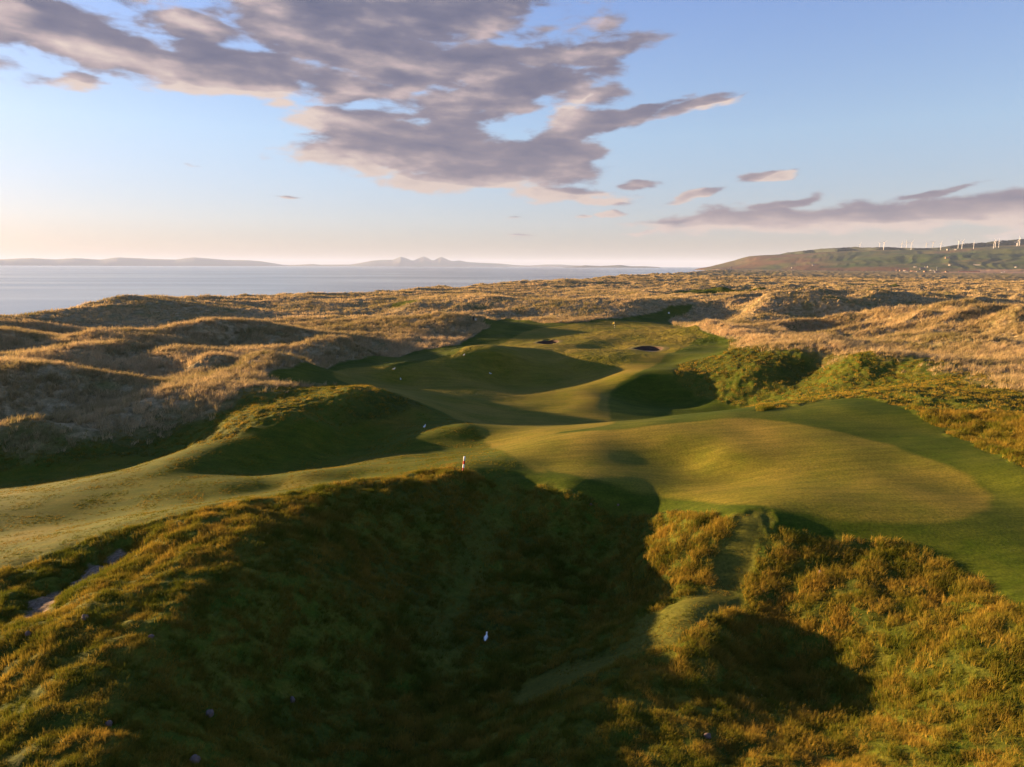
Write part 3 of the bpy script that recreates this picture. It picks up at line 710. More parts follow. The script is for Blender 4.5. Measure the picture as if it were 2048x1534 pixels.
def grass_field(name, label, pts, scl, rot, tint, kinds, meshes):
    protos = bpy.data.collections.new(name + '_kinds')
    for i, me in enumerate(meshes):
        o = bpy.data.objects.new('%s_%d' % (name, i), me); protos.objects.link(o)
    me = bpy.data.meshes.new(name); me.vertices.add(len(pts)); me.vertices.foreach_set('co', pts.astype(np.float32).ravel())
    for an, dat, ty, key in (('scl', scl, 'FLOAT', 'value'), ('tint', tint, 'FLOAT', 'value'), ('rot', rot, 'FLOAT_VECTOR', 'vector'), ('kind_id', kinds, 'INT', 'value')):
        a = me.attributes.new(an, ty, 'POINT'); a.data.foreach_set(key, dat.ravel().astype(np.int32 if ty == 'INT' else np.float32))
    o = bpy.data.objects.new(name, me); COL.objects.link(o)
    g = bpy.data.node_groups.new(name, 'GeometryNodeTree')
    g.interface.new_socket('Geometry', in_out='INPUT', socket_type='NodeSocketGeometry'); g.interface.new_socket('Geometry', in_out='OUTPUT', socket_type='NodeSocketGeometry')
    gi = N(g, 'NodeGroupInput'); go = N(g, 'NodeGroupOutput')
    m2p = N(g, 'GeometryNodeMeshToPoints'); iop = N(g, 'GeometryNodeInstanceOnPoints'); ci = N(g, 'GeometryNodeCollectionInfo')
    ci.inputs['Collection'].default_value = protos; ci.inputs['Separate Children'].default_value = True; ci.inputs['Reset Children'].default_value = True
    def na(nm, ty):
        n = N(g, 'GeometryNodeInputNamedAttribute', data_type=ty); n.inputs[0].default_value = nm
        return n.outputs[0]
    LK(g, gi.outputs[0], m2p.inputs[0]); LK(g, m2p.outputs[0], iop.inputs['Points']); LK(g, ci.outputs[0], iop.inputs['Instance'])
    iop.inputs['Pick Instance'].default_value = True
    LK(g, na('kind_id', 'INT'), iop.inputs['Instance Index'])
    e2r = N(g, 'FunctionNodeEulerToRotation'); LK(g, na('rot', 'FLOAT_VECTOR'), e2r.inputs[0]); LK(g, e2r.outputs[0], iop.inputs['Rotation'])
    LK(g, na('scl', 'FLOAT'), iop.inputs['Scale'])
    LK(g, iop.outputs[0], go.inputs[0])
    md = o.modifiers.new('tufts', 'NODES'); md.node_group = g
    o['kind'] = 'stuff'; o['label'] = label; o['category'] = 'grass'
    return o
ZR = {'near': near_.reshape(NR, NA), 'mown': mownw.reshape(NR, NA), 'msoft': msoft_.reshape(NR, NA), 'sand': sand_.reshape(NR, NA), 'hs': hs_.reshape(NR, NA), 'fg': far_green.reshape(NR, NA), 'cd': cd_.reshape(NR, NA)}
def scatter(n, r0, r1, power, half):
    # even over the ground for power=2, thinning with distance for smaller powers
    u = rng.uniform(size=n); r = (r0 ** power + u * (r1 ** power - r0 ** power)) ** (1 / power)
    a = rng.uniform(-half, half, n); return np.sin(a) * r, np.cos(a) * r, r
def field(name, label, parts, meshes, tintfn):
    P, S, R, T, Kd = [], [], [], [], []
    for x, y, sc_, kset in parts:
        z = sample_grid(GZ, x, y)
        n = len(x)
        P.append(np.c_[x, y, z]); S.append(sc_ * rng.uniform(.6, 1.35, n)); R.append(np.c_[rng.normal(0, .10, n), rng.normal(0.05, .10, n), rng.normal(0, .9, n)])
        T.append(tintfn(x, y, n)); Kd.append(rng.choice(kset, n))
    return grass_field(name, label, np.vstack(P), np.concatenate(S), np.vstack(R), np.concatenate(T), np.concatenate(Kd), meshes)
rm = [tuft_mesh('rough_tuft', 22, .30, .17, .024, .35, 1, G_ROUGH), tuft_mesh('rough_tuft', 26, .24, .22, .024, .4, 2, G_ROUGH), tuft_mesh('rough_tuft', 18, .38, .14, .022, .3, 3, G_ROUGH),
      tuft_mesh('rough_tuft', 14, .30, .24, .055, .35, 4, G_ROUGH, 2), tuft_mesh('rough_tuft', 12, .36, .20, .055, .3, 5, G_ROUGH, 2)]
def keep_rough(x, y):
    near = sample_grid(ZR['near'], x, y); mown = sample_grid(ZR['mown'], x, y); sd_ = sample_grid(ZR['sand'], x, y)
    clump = perlin(x / 1.0, y / .8, 201) * .6 + perlin(x / .42, y / .36, 202) * .5
    pr = near * (1 - sstep(.15, .6, mown)) * (1 - sstep(.1, .5, sd_)) * np.clip(.50 + 1.8 * clump, .10, 1)
    return rng.uniform(size=len(x)) < pr
def rough_tint(x, y, n):
    return np.clip(.36 + .10 * sstep(45, 75, np.hypot(x, y)) + .10 * sstep(0, 16, x) + .60 * fbm(x / 6., y / 6., 3, 211) + .6 * perlin(x / 1.1, y / 1.1, 212) + rng.normal(0, .18, n), 0, 1)
x, y, r = scatter(330000, 15, 62, 1.45, .74); k = keep_rough(x, y); pa = (x[k], y[k], (.40 + r[k] / 190) * (1 + .45 * sstep(-.2, .5, perlin(x[k] / 7., y[k] / 7., 215) + .02 * x[k])), [0, 1, 2])
x, y, r = scatter(150000, 60, 165, 1.3, .72); k = keep_rough(x, y); pb = (x[k], y[k], .46 + r[k] / 360, [3, 4])
x, y, r = scatter(210000, 22, 100, 1.2, .74)
shg = sample_grid(short_.reshape(NR, NA), x, y); lug = sample_grid(np.maximum(lush_ - tan_, 0).reshape(NR, NA), x, y); tng = sample_grid(tan_.reshape(NR, NA), x, y)
k = rng.uniform(size=len(x)) < (np.maximum(shg, 1.6 * sample_grid(path_.reshape(NR, NA), x, y)) * (1 - tng) * (1 - sample_grid(ZR['sand'], x, y)) * np.clip(.35 + 1.4 * perlin(x / 2.2, y / 1.7, 261), 0, 1))
pc = (x[k], y[k], .20 + r[k] / 700, [1, 3])
field('rough_grass', 'olive and rust tufted rough grass over the near banks and mounds', [pa, pb, pc], rm, rough_tint)
mm = [tuft_mesh('marram_tuft', 16, .62, .26, .05, .35, 11, G_MARR), tuft_mesh('marram_tuft', 14, .75, .22, .05, .3, 12, G_MARR), tuft_mesh('marram_tuft', 12, .55, .45, .10, .35, 13, G_MARR, 2), tuft_mesh('marram_tuft', 10, .7, .5, .12, .35, 14, G_MARR, 2)]
def keep_marr(x, y):
    near = sample_grid(ZR['near'], x, y); mown = sample_grid(ZR['mown'], x, y); sd_ = sample_grid(ZR['sand'], x, y); hs2 = sample_grid(ZR['hs'], x, y); fg = sample_grid(ZR['fg'], x, y)
    cl = perlin(x / 4.5, y / 3.5, 221) * .6 + perlin(x / 1.8, y / 1.5, 222) * .4
    pr = (1 - near) * (1 - sstep(.1, .5, mown)) * (1 - sstep(.1, .5, sd_)) * (hs2 < .001) * (1 - sstep(.2, .6, fg)) * np.clip(.6 + 1.3 * cl, .06, 1) * (sample_grid(ZR['cd'], x, y) > 10)
    return rng.uniform(size=len(x)) < pr
def marr_tint(x, y, n):
    return np.clip(.48 + .8 * fbm(x / 28., y / 22., 4, 231) + .3 * perlin(x / 3., y / 3., 232) + rng.normal(0, .15, n), 0, 1)
x, y, r = scatter(230000, 50, 200, 1.5, .73); k = keep_marr(x, y); pa = (x[k], y[k], .75 + r[k] / 500, [0, 1])
x, y, r = scatter(300000, 180, 1100, .9, .72); k = keep_marr(x, y); pb = (x[k], y[k], .8 + r[k] / 800, [2, 3])
field('marram_grass', 'straw coloured marram grass covering the dunes beyond the mown fairway', [pa, pb], mm, marr_tint)

# ------------------------------------------------------------------ small mesh helpers
import bmesh
def bm_obj(name, bm, mat, parent=None, smooth=False):
    me = bpy.data.meshes.new(name); bm.to_mesh(me); bm.free(); me.materials.append(mat)
    if smooth:
        for p in me.polygons: p.use_smooth = True
    o = bpy.data.objects.new(name, me); COL.objects.link(o)
    if parent: o.parent = parent
    return o
def thing(name, label, cat, loc, rz=0, group=None):
    o = bpy.data.objects.new(name, None); COL.objects.link(o); o.location = loc; o.rotation_euler = (0, 0, rz)
    o.empty_display_size = .1; o['label'] = label; o['category'] = cat
    if group: o['group'] = group
    return o
def dup(root, loc, rz, label, children_rot=None):
    r = root.copy(); COL.objects.link(r); r.location = loc; r.rotation_euler = (0, 0, rz); r['label'] = label
    for ch in list(root.children):
        c = ch.copy(); COL.objects.link(c); c.parent = r
        for g2 in ch.children:
            d = g2.copy(); COL.objects.link(d); d.parent = c
    return r
def lathe(bm, prof, n=20, cx=0, cy=0, cap=True, mat=None):
    rings = []
    for z, r in prof:
        rings.append([bm.verts.new((cx + r * math.cos(2 * math.pi * i / n), cy + r * math.sin(2 * math.pi * i / n), z)) for i in range(n)])
    for a, b in zip(rings[:-1], rings[1:]):
        for i in range(n): bm.faces.new((a[i], a[(i + 1) % n], b[(i + 1) % n], b[i]))
    if cap:
        bm.faces.new(rings[0][::-1]); bm.faces.new(rings[-1])
def box(bm, x0, x1, y0, y1, z0, z1, bev=0):
    r = bmesh.ops.create_cube(bm, size=1)
    for v in r['verts']:
        v.co = Vector((x0 + (v.co.x + .5) * (x1 - x0), y0 + (v.co.y + .5) * (y1 - y0), z0 + (v.co.z + .5) * (z1 - z0)))
    if bev: bmesh.ops.bevel(bm, geom=list({e for v in r['verts'] for e in v.link_edges}), offset=bev, segments=2, affect='EDGES')
def at(px, py):
    x, y = hit([px], [py]); return float(x[0]), float(y[0]), ground(x[0], y[0])

M_WHITE = plain_mat('white_paint', (.78, .78, .76), .45, .04)
M_RED = plain_mat('red_paint', (.50, .018, .022), .45, .1)
M_YEL = plain_mat('yellow_cloth', (.75, .60, .16), .8, .08)
M_BLACK = plain_mat('black_paint', (.03, .03, .03), .5, .1)
M_DWOOD = plain_mat('dark_wood', (.055, .04, .03), .8, .3)
M_SOD = plain_mat('stacked_sod', (.060, .038, .028), .95, .6, 9)
M_BSAND = plain_mat('bunker_sand', (.27, .21, .17), .95, .15, 3)
M_TURF = plain_mat('bunker_turf', (.15, .12, .022), .95, .2, 3)
M_TUR = plain_mat('turbine_white', (.52, .51, .50), .5, .03)
M_GREY = plain_mat('gull_grey', (.42, .44, .48), .7, .1)
M_FEATHER = plain_mat('gull_white', (.86, .85, .82), .7, .05)
M_BEAK = plain_mat('gull_beak', (.70, .42, .06), .5, .05)
M_STONE = plain_mat('pink_grey_stone', (.13, .095, .085), .9, .3, 5)
M_HWALL = plain_mat('house_render', (.34, .31, .28), .8, .06)
M_HCREAM = plain_mat('house_cream', (.34, .22, .14), .8, .08)
M_ROOF = plain_mat('slate_roof', (.10, .085, .09), .8, .15)
M_ROOFB = plain_mat('brown_roof', (.20, .095, .06), .8, .15)
M_WIN = plain_mat('window_glass', (.03, .035, .045), .15, .1)

# ------------------------------------------------------------------ marker post
gx, gy, gz = at(926, 942)
post = thing('marker_post', 'red and white banded marker post on the crest of the near mound', 'marker post', (gx, gy, gz - .05))
H = 1.0; zz = [0, .28, .50, .73, 1.0]; rp = .062
segs = [('red_band', M_RED, -.25, .27), ('white_band', M_WHITE, .27, .51), ('red_band', M_RED, .51, .73), ('white_band', M_WHITE, .73, 1.02)]
for i, (nm, mt, a, b) in enumerate(segs):
    bm = bmesh.new()
    if i == 3: lathe(bm, [(a, rp), (b - .02, rp), (b, rp * .8)], 18)
    else: lathe(bm, [(a, rp), (b, rp)], 18, cap=(i == 0))
    bm_obj(nm, bm, mt, post, True)
for c_ in post.children:
    for p in c_.data.polygons: p.use_smooth = len(p.vertices) == 4
post.rotation_euler = (rad(-2), rad(6), 0)

# ------------------------------------------------------------------ flagstick on the far green
gx, gy, gz = at(1228.5, 662.5)
fl = thing('golf_flag', 'yellow flag on a thin banded flagstick standing on the far green', 'flag', (gx, gy, gz))
for a, b, mt, nm in ((-.05, .75, M_BLACK, 'stick'), (.75, 1.0, M_WHITE, 'stick'), (1.0, 1.22, M_BLACK, 'stick'), (1.22, 1.5, M_WHITE, 'stick'), (1.5, 1.65, M_BLACK, 'stick'), (1.65, 2.25, M_WHITE, 'stick')):
    bm = bmesh.new(); lathe(bm, [(a, .022), (b, .022)], 10, cap=(b > 2)); bm_obj(nm, bm, mt, fl, True)
bm = bmesh.new(); nx = 9; fr = []
for i in range(nx):
    t = i / (nx - 1); col_ = []
    for j in range(4):
        s = j / 3
        col_.append(bm.verts.new((-.02 - .46 * t, .05 * math.sin(t * 7 + s), 2.22 - .42 * s - .16 * t * t - .05 * t)))
    fr.append(col_)
for a, b in zip(fr[:-1], fr[1:]):
    for j in range(3): bm.faces.new((a[j], a[j + 1], b[j + 1], b[j]))
bmesh.ops.solidify(bm, geom=bm.faces[:], thickness=.008)
bm_obj('flag_cloth', bm, M_YEL, fl, True)
bm = bmesh.new(); lathe(bm, [(-.02, .07), (.012, .07)], 14); bm_obj('hole_cup', bm, M_BLACK, fl)

# ------------------------------------------------------------------ pot bunkers
blab = ['small dark pot bunker left of the flag, short of the green', 'larger dark pot bunker right of the flag, nearer the camera']
for (bx, by, rx, ry), lb in zip(BUNKERS, blab):
    gz0 = min(float(sample_grid(GZ, np.array([bx + (rx + 1.2) * math.cos(t)]), np.array([by + (ry + 1.2) * math.sin(t)]))[0]) for t in (0, 1.57, 3.14, 4.71))
    b = thing('pot_bunker', lb, 'bunker', (bx, by, gz0), 0, 'pot bunkers short of the far green')
    n = 40
    def rim(t, k): return rx * k * math.cos(t), ry * k * math.sin(t)
    bm = bmesh.new(); rings = []
    for k, dz in ((1.0, .0), (.985, -.18), (.96, -.36), (.95, -.38), (.93, -.6), (.92, -.62), (.90, -.85), (.88, -1.05)):
        ring = []
        for i in range(n):
            t = 2 * math.pi * i / n; X, Y = rim(t, k)
            top = ground(bx + rx * 1.02 * math.cos(t) * 1.28, by + ry * 1.28 * math.sin(t)) - gz0 - .02
            drop = .45 + .55 * (.5 + .5 * math.sin(t))         # high face away from the tee side
            ring.append(bm.verts.new((X, Y, top + dz * drop * 1.15)))
        rings.append(ring)
    for a_r, b_r in zip(rings[:-1], rings[1:]):
        for i in range(n): bm.faces.new((a_r[i], b_r[i], b_r[(i + 1) % n], a_r[(i + 1) % n]))
    bm_obj('sod_face', bm, M_SOD, b, False)
    bm = bmesh.new(); c0 = bm.verts.new((0, 0, -.98)); ring = []
    for i in range(n):
        t = 2 * math.pi * i / n; X, Y = rim(t, .915); top = ground(bx + rx * 1.3 * math.cos(t), by + ry * 1.3 * math.sin(t)) - gz0
        drop = .45 + .55 * (.5 + .5 * math.sin(t)); ring.append(bm.verts.new((X, Y, top - .78 * drop * 1.15)))
    for i in range(n): bm.faces.new((c0, ring[i], ring[(i + 1) % n]))
    bm_obj('sand_floor', bm, M_BSAND, b, True)
    bm = bmesh.new(); rr_ = []
    for k, lift in ((1.0, -.02), (1.06, .02), (1.22, .035), (1.42, .012)):
        ring = []
        for i in range(n):
            t = 2 * math.pi * i / n; X, Y = rim(t, k); gk = max(k, 1.28)
            top = ground(bx + rx * gk * math.cos(t), by + ry * gk * math.sin(t)) - gz0
            ring.append(bm.verts.new((X, Y, top + lift)))
        rr_.append(ring)
    for a_r, b_r in zip(rr_[:-1], rr_[1:]):
        for i in range(n): bm.faces.new((a_r[i], a_r[(i + 1) % n], b_r[(i + 1) % n], b_r[i]))
    bm_obj('turf_lip', bm, M_TURF, b, True)

# ------------------------------------------------------------------ gulls
def make_gull(loc, rz, label):
    g = thing('gull', label, 'gull', loc, rz, 'white gulls on the course')
    # body, neck and head as one continuous skinned surface, facing +x
    rings = [(-.20, .155, .012, .010), (-.14, .165, .040, .034), (-.06, .175, .062, .062), (.02, .185, .068, .074), (.09, .205, .055, .062), (.125, .245, .034, .038), (.14, .285, .030, .032), (.155, .315, .034, .036), (.175, .335, .030, .026), (.195, .335, .012, .012)]
    bm = bmesh.new(); RG = []
    for i, (x, z, ry_, rz_) in enumerate(rings):
        x0, z0, *_q = rings[max(i - 1, 0)]; x1, z1, *_q = rings[min(i + 1, len(rings) - 1)]
        tx, tz = x1 - x0, z1 - z0; L = math.hypot(tx, tz); nx_, nz_ = -tz / L, tx / L
        RG.append([bm.verts.new((x + nx_ * rz_ * math.sin(2 * math.pi * k / 12), ry_ * math.cos(2 * math.pi * k / 12), z + nz_ * rz_ * math.sin(2 * math.pi * k / 12))) for k in range(12)])
    for a, b in zip(RG[:-1], RG[1:]):
        for k in range(12): bm.faces.new((a[k], a[(k + 1) % 12], b[(k + 1) % 12], b[k]))
    bm.faces.new(RG[0][::-1]); bm.faces.new(RG[-1])
    bmesh.ops.recalc_face_normals(bm, faces=bm.faces[:])
    bm_obj('body', bm, M_FEATHER, g, True)
    for s in (-1, 1):
        bm = bmesh.new(); P = [(.10, .060, .20), (.02, .074, .235), (-.10, .060, .215), (-.24, .020, .165), (-.12, .052, .165), (.02, .070, .160)]
        vs = [bm.verts.new((p[0], s * p[1], p[2])) for p in P] ; vo = [bm.verts.new((p[0], s * (p[1] + .010), p[2] + .004)) for p in P]
        bm.faces.new(vs); bm.faces.new(vo[::-1])
        for i in range(6): bm.faces.new((vs[i], vo[i], vo[(i + 1) % 6], vs[(i + 1) % 6]))
        bmesh.ops.recalc_face_normals(bm, faces=bm.faces[:]); bm_obj('wing', bm, M_GREY, g, True)
        bm = bmesh.new(); lathe(bm, [(-.02, .006), (.13, .009)], 7, .03, s * .025); bm_obj('leg', bm, M_BEAK, g)
    bm = bmesh.new(); bmesh.ops.create_cone(bm, segments=8, radius1=.010, radius2=.002, depth=.05, cap_ends=True)
    for v in bm.verts: v.co = Vector((v.co.z + .215, v.co.y, v.co.x + .328))
    bm_obj('beak', bm, M_BEAK, g)
    return g
GULLS = [(849, 857.5, 1.25, 'upright white gull on the rough slope beside the bright knoll left of the fairway'),
         (801.5, 761, 1.9, 'white gull in the shaded near left of the fairway, below another gull'),
         (788, 740.5, .5, 'white gull at the fairway edge by the lush green tongue, on the sunlit shadow line'),
         (981, 749.5, 2.9, 'small white gull alone in the middle of the shaded fairway hollow'),
         (928, 712.5, .9, 'tiny white gull beyond the sunlit fairway crest, farthest of the gulls'),
         (972, 1284, 1.4, 'white gull low in the dark foreground bowl, nearest of the gulls')]
g0 = None
for px, py, rz, lb in GULLS:
    p = at(px, py); p = (p[0], p[1], p[2] + .01)
    if g0 is None: g0 = make_gull(p, rz, lb); o = g0
    else: o = dup(g0, p, rz, lb)
    o.scale = (1.15, 1.15, 1.15)

# ------------------------------------------------------------------ bits of course furniture by the far tees
def small_box(loc, w, d, h, mat, lidmat, name, label, cat, rz=0):
    t = thing(name, label, cat, loc, rz)
    bm = bmesh.new(); box(bm, -w / 2, w / 2, -d / 2, d / 2, -.05, h, .015); bm_obj('body', bm, mat, t)
    bm = bmesh.new(); box(bm, -w / 2 - .02, w / 2 + .02, -d / 2 - .02, d / 2 + .02, h + .002, h + .04, .01); bm_obj('lid', bm, lidmat, t)
    return t
p = at(1122, 643.5); small_box(p, .42, .35, .34, M_WHITE, M_WHITE, 'tee_box_marker', 'small white box marker at the back left edge of the far green surround', 'marker', .1)
p = at(1337.5, 627); small_box(p, .40, .35, .38, M_WHITE, M_WHITE, 'tee_box_marker', 'small white box marker at the foot of the tawny dune beside the green path', 'marker', .4)
p = at(951.5, 641); small_box(p, .45, .4, .42, M_WHITE, M_WHITE, 'tee_box_marker', 'small white box marker right beside a dark bin at the end of the dune', 'marker', .2)
p = at(946.5, 641.5); small_box(p, .38, .38, .95, M_DWOOD, M_BLACK, 'litter_bin', 'dark upright bin with pale post beside a white box marker', 'bin', .2)
t = bpy.data.objects[[o.name for o in COL.objects if o.name.startswith('litter_bin')][0]]
bm = bmesh.new(); box(bm, -.29, -.215, -.2, .2, -.05, 1.05, .01); bm_obj('pale_post', bm, M_HCREAM, t)

# ------------------------------------------------------------------ stones in the foreground turf
def stone(px, py, w, seed, label):
    x, y, z = at(px, py)
    r_ = random.Random(seed); bm = bmesh.new(); w *= .72; bmesh.ops.create_icosphere(bm, subdivisions=3, radius=1)
    sx, sy, sz = w, w * r_.uniform(.6, .9), w * r_.uniform(.4, .6); off = r_.uniform(0, 99)
    for v in bm.verts:
        n_ = float(perlin(np.array([v.co.x * 1.4 + off]), np.array([v.co.y * 1.4 + v.co.z * 1.1]), seed)[0])
        v.co *= 1 + .28 * n_; v.co = Vector((v.co.x * sx / 2, v.co.y * sy / 2, v.co.z * sz))
    o = bm_obj('stone', bm, M_STONE, None, True); o.location = (x, y, z + .04); o.rotation_euler = (0, 0, r_.uniform(0, 3)); o['label'] = label; o['category'] = 'stone'; o['group'] = 'stones lying in the foreground rough'
stone(390, 1524, .42, 1, 'pinkish grey stone at the bottom edge of the dark slope')
stone(420, 1430, .34, 2, 'dull stone in deep shade, left of the lower dark slope')
stone(585, 1402, .34, 3, 'pale stone in the dark bowl side, right of two other shaded stones')
stone(302, 1275, .26, 4, 'small stone on the tawny lit shoulder of the left hill')
stone(56, 1270, .28, 5, 'pale stone near the left edge below the sandy scar')
stone(170, 1238, .34, 6, 'flat grey stone just below the sandy scar on the left hill')
stone(1415, 1474, .34, 7, 'pink stone in the rough between the path and the bottom edge')
stone(1640, 1146, .22, 8, 'orange brown stone high on the rusty bank right of the path')
stone(1182, 1010, .22, 9, 'small pink stone at the top of the lit bank, left of another')
stone(1236, 1011, .20, 10, 'small pink stone at the top of the lit bank, right of another')
stone(218, 1450, .26, 12, 'grey stone low on the tawny left slope')

# ------------------------------------------------------------------ wind turbines
def far_spot(px, py):
    d = ray([px], [py])[0]; a = math.atan2(d[0], d[1]); e = d[2] / math.hypot(d[0], d[1])
    rs = np.arange(4300, 6900, 20.0); X = np.sin(a) * rs; Y = np.cos(a) * rs; Z = sample_grid(GZ, X, Y); E = (Z - CAM_Z) / rs
    ok = np.where(E >= e)[0]
    i = ok[0] if len(ok) else int(np.argmax(E))
    return float(X[i]), float(Y[i]), float(Z[i]), float(rs[i])
TURB = [(1719,501,10,20,'leftmost wind turbine, standing alone before the dark plantation'),
 (1758.5,498.5,10,75,'fainter wind turbine, left of a close pair on the ridge'),
 (1767,500,12.5,50,'thicker wind turbine, right of the first close pair on the ridge'),
 (1803,497,10,0,'wind turbine with one blade straight up, left of three in a row'),
 (1812.5,496.5,11.5,100,'slim wind turbine in the middle of three in a row'),
 (1822,500,12.5,35,'bright wind turbine, right and nearest of three in a row'),
 (1852,496.5,10,85,'faint wind turbine behind the crest, left of three spaced turbines'),
 (1865,497.5,11.5,40,'faint wind turbine behind the crest, middle of three spaced turbines'),
 (1881,500,11,10,'brighter wind turbine left of the white hilltop farm'),
 (1916,497.3,11.8,60,'tall wind turbine just right of the white hilltop farm, left of a pair'),
 (1923.5,498,11.5,25,'wind turbine just right of the white hilltop farm, right of a pair'),
 (1947,498,9.5,105,'lone wind turbine against dark woodland with a blade drooping right'),
 (1987,496.8,10.8,45,'leftmost wind turbine of the cluster of three near the right edge'),
 (1990.5,495,10.5,80,'middle wind turbine of the cluster of three near the right edge'),
 (1997,495.5,10,110,'rightmost wind turbine of the cluster of three, blade pointing right'),
 (2033,492.5,4.0,60,'half hidden wind turbine at the right edge with only its rotor clear'),
 (2035,491.5,7.5,15,'wind turbine between a hidden rotor and the tallest at the right edge'),
 (2038.5,492,11,95,'tallest wind turbine at the right edge of the ridge')]
def make_turbine(loc, rz, label):
    t = thing('wind_turbine', label, 'wind turbine', loc, rz, 'wind turbines along the hill ridge')
    bm = bmesh.new(); lathe(bm, [(-12, 2.2), (0, 2.1), (25, 1.8), (50, 1.3)], 14); bm_obj('tower', bm, M_TUR, t, True)
    bm = bmesh.new(); box(bm, -1.7, 1.7, -4.5, 4, 49.6, 53, .5); bm_obj('nacelle', bm, M_TUR, t)
    hb = bpy.data.objects.new('rotor', None)
    bm = bmesh.new(); bmesh.ops.create_uvsphere(bm, u_segments=12, v_segments=8, radius=1.7); ho = bm_obj('hub', bm, M_TUR, t, True); ho.location = (0, -5.4, 51.2)
    for k in range(3):
        bm = bmesh.new(); rings = []
        for rr_, w in ((1.2, .9), (4, 2.1), (10, 1.7), (18, 1.1), (25, .5), (26.5, .12)):
            rings.append([bm.verts.new((w * cxx, w * .22 * cyy, rr_)) for cxx, cyy in ((-.6, 0), (0, 1), (.7, 0), (0, -1))])
        for a, b in zip(rings[:-1], rings[1:]):
            for i in range(4): bm.faces.new((a[i], a[(i + 1) % 4], b[(i + 1) % 4], b[i]))
        bm.faces.new(rings[0][::-1]); bm.faces.new(rings[-1])
        bl = bm_obj('blade', bm, M_TUR, t, True); bl.location = (0, -5.4, 51.2); bl.rotation_euler = (0, rad(120 * k), 0)
    return t
T0 = None
for px, py, hub, ang, lb in TURB:
    X, Y, Z, R_ = far_spot(px, py)
    sc_ = hub / 1365 * R_ / 51.0
    rz = -math.atan2(X, Y) + rad(25)
    if T0 is None: T0 = make_turbine((X, Y, Z), rz, lb); o = T0
    else: o = dup(T0, (X, Y, Z), rz, lb)
    if hub < 8: sc_ = 10.5 / 1365 * R_ / 51.0; o.location.z -= (10.5 - hub) / 1365 * R_
    o.scale = (sc_,) * 3
    k = 0
    for ch in o.children:
        if ch.name.startswith('blade'): ch.rotation_euler = (0, rad(120 * k + ang), 0); k += 1

# ------------------------------------------------------------------ plantation on the hill crest
FP = np.array([(1560,.1),(1575,3.0),(1600,4.5),(1640,6.0),(1718,6.5),(1722,5),(1780,4.5),(1800,3.2),(1850,2.6),(1880,3.0),(1900,4.5),(1930,6.5),(1975,7.0),(1990,8),(2048,9),(2300,8),(2600,.1)])
fd = ray(FP[:, 0], np.full(len(FP), 500.)); fA = np.arctan2(fd[:, 0], fd[:, 1])
aa = np.linspace(fA[0], fA[-1], 1400); rr = np.linspace(-1, 1, 15)
A2, R2 = np.meshgrid(aa, rr)
rc2 = 6200 + 500 * np.sin(A2 * 9)
RD = rc2 + 60 + R2 * 190 + 60 * perlin(A2 * 60, R2 * 0 + .5, 301)
X = np.sin(A2) * RD; Y = np.cos(A2) * RD; base = sample_grid(GZ, X.ravel(), Y.ravel()).reshape(X.shape)
hgt = np.interp(A2, fA, FP[:, 1]) / 1365 * 6300 * (.82 + .1 * perlin(A2 * 900, R2 * 5, 302) + .12 * perlin(A2 * 200, R2 * 3, 303))
Z = base + np.maximum(hgt, .2); Z[0] = base[0] - 5; Z[-1] = base[-1] - 5; Z[:, 0] = base[:, 0] - 5; Z[:, -1] = base[:, -1] - 5
X[0] = X[1]; Y[0] = Y[1]
i_ = np.arange(A2.size).reshape(A2.shape)
f = np.stack([i_[:-1, :-1], i_[:-1, 1:], i_[1:, 1:], i_[1:, :-1]], -1).reshape(-1, 4)[:, ::-1]
me = mesh_np('woodland', np.c_[X.ravel(), Y.ravel(), Z.ravel()], f, False)
M_WOOD = plain_mat('conifer_wood', (.030, .036, .024), .95, .5, .02); me.materials.append(M_WOOD)
link(bpy.data.objects.new('woodland', me), kind='stuff', label='dark conifer plantation along the top of the hills', category='woodland')

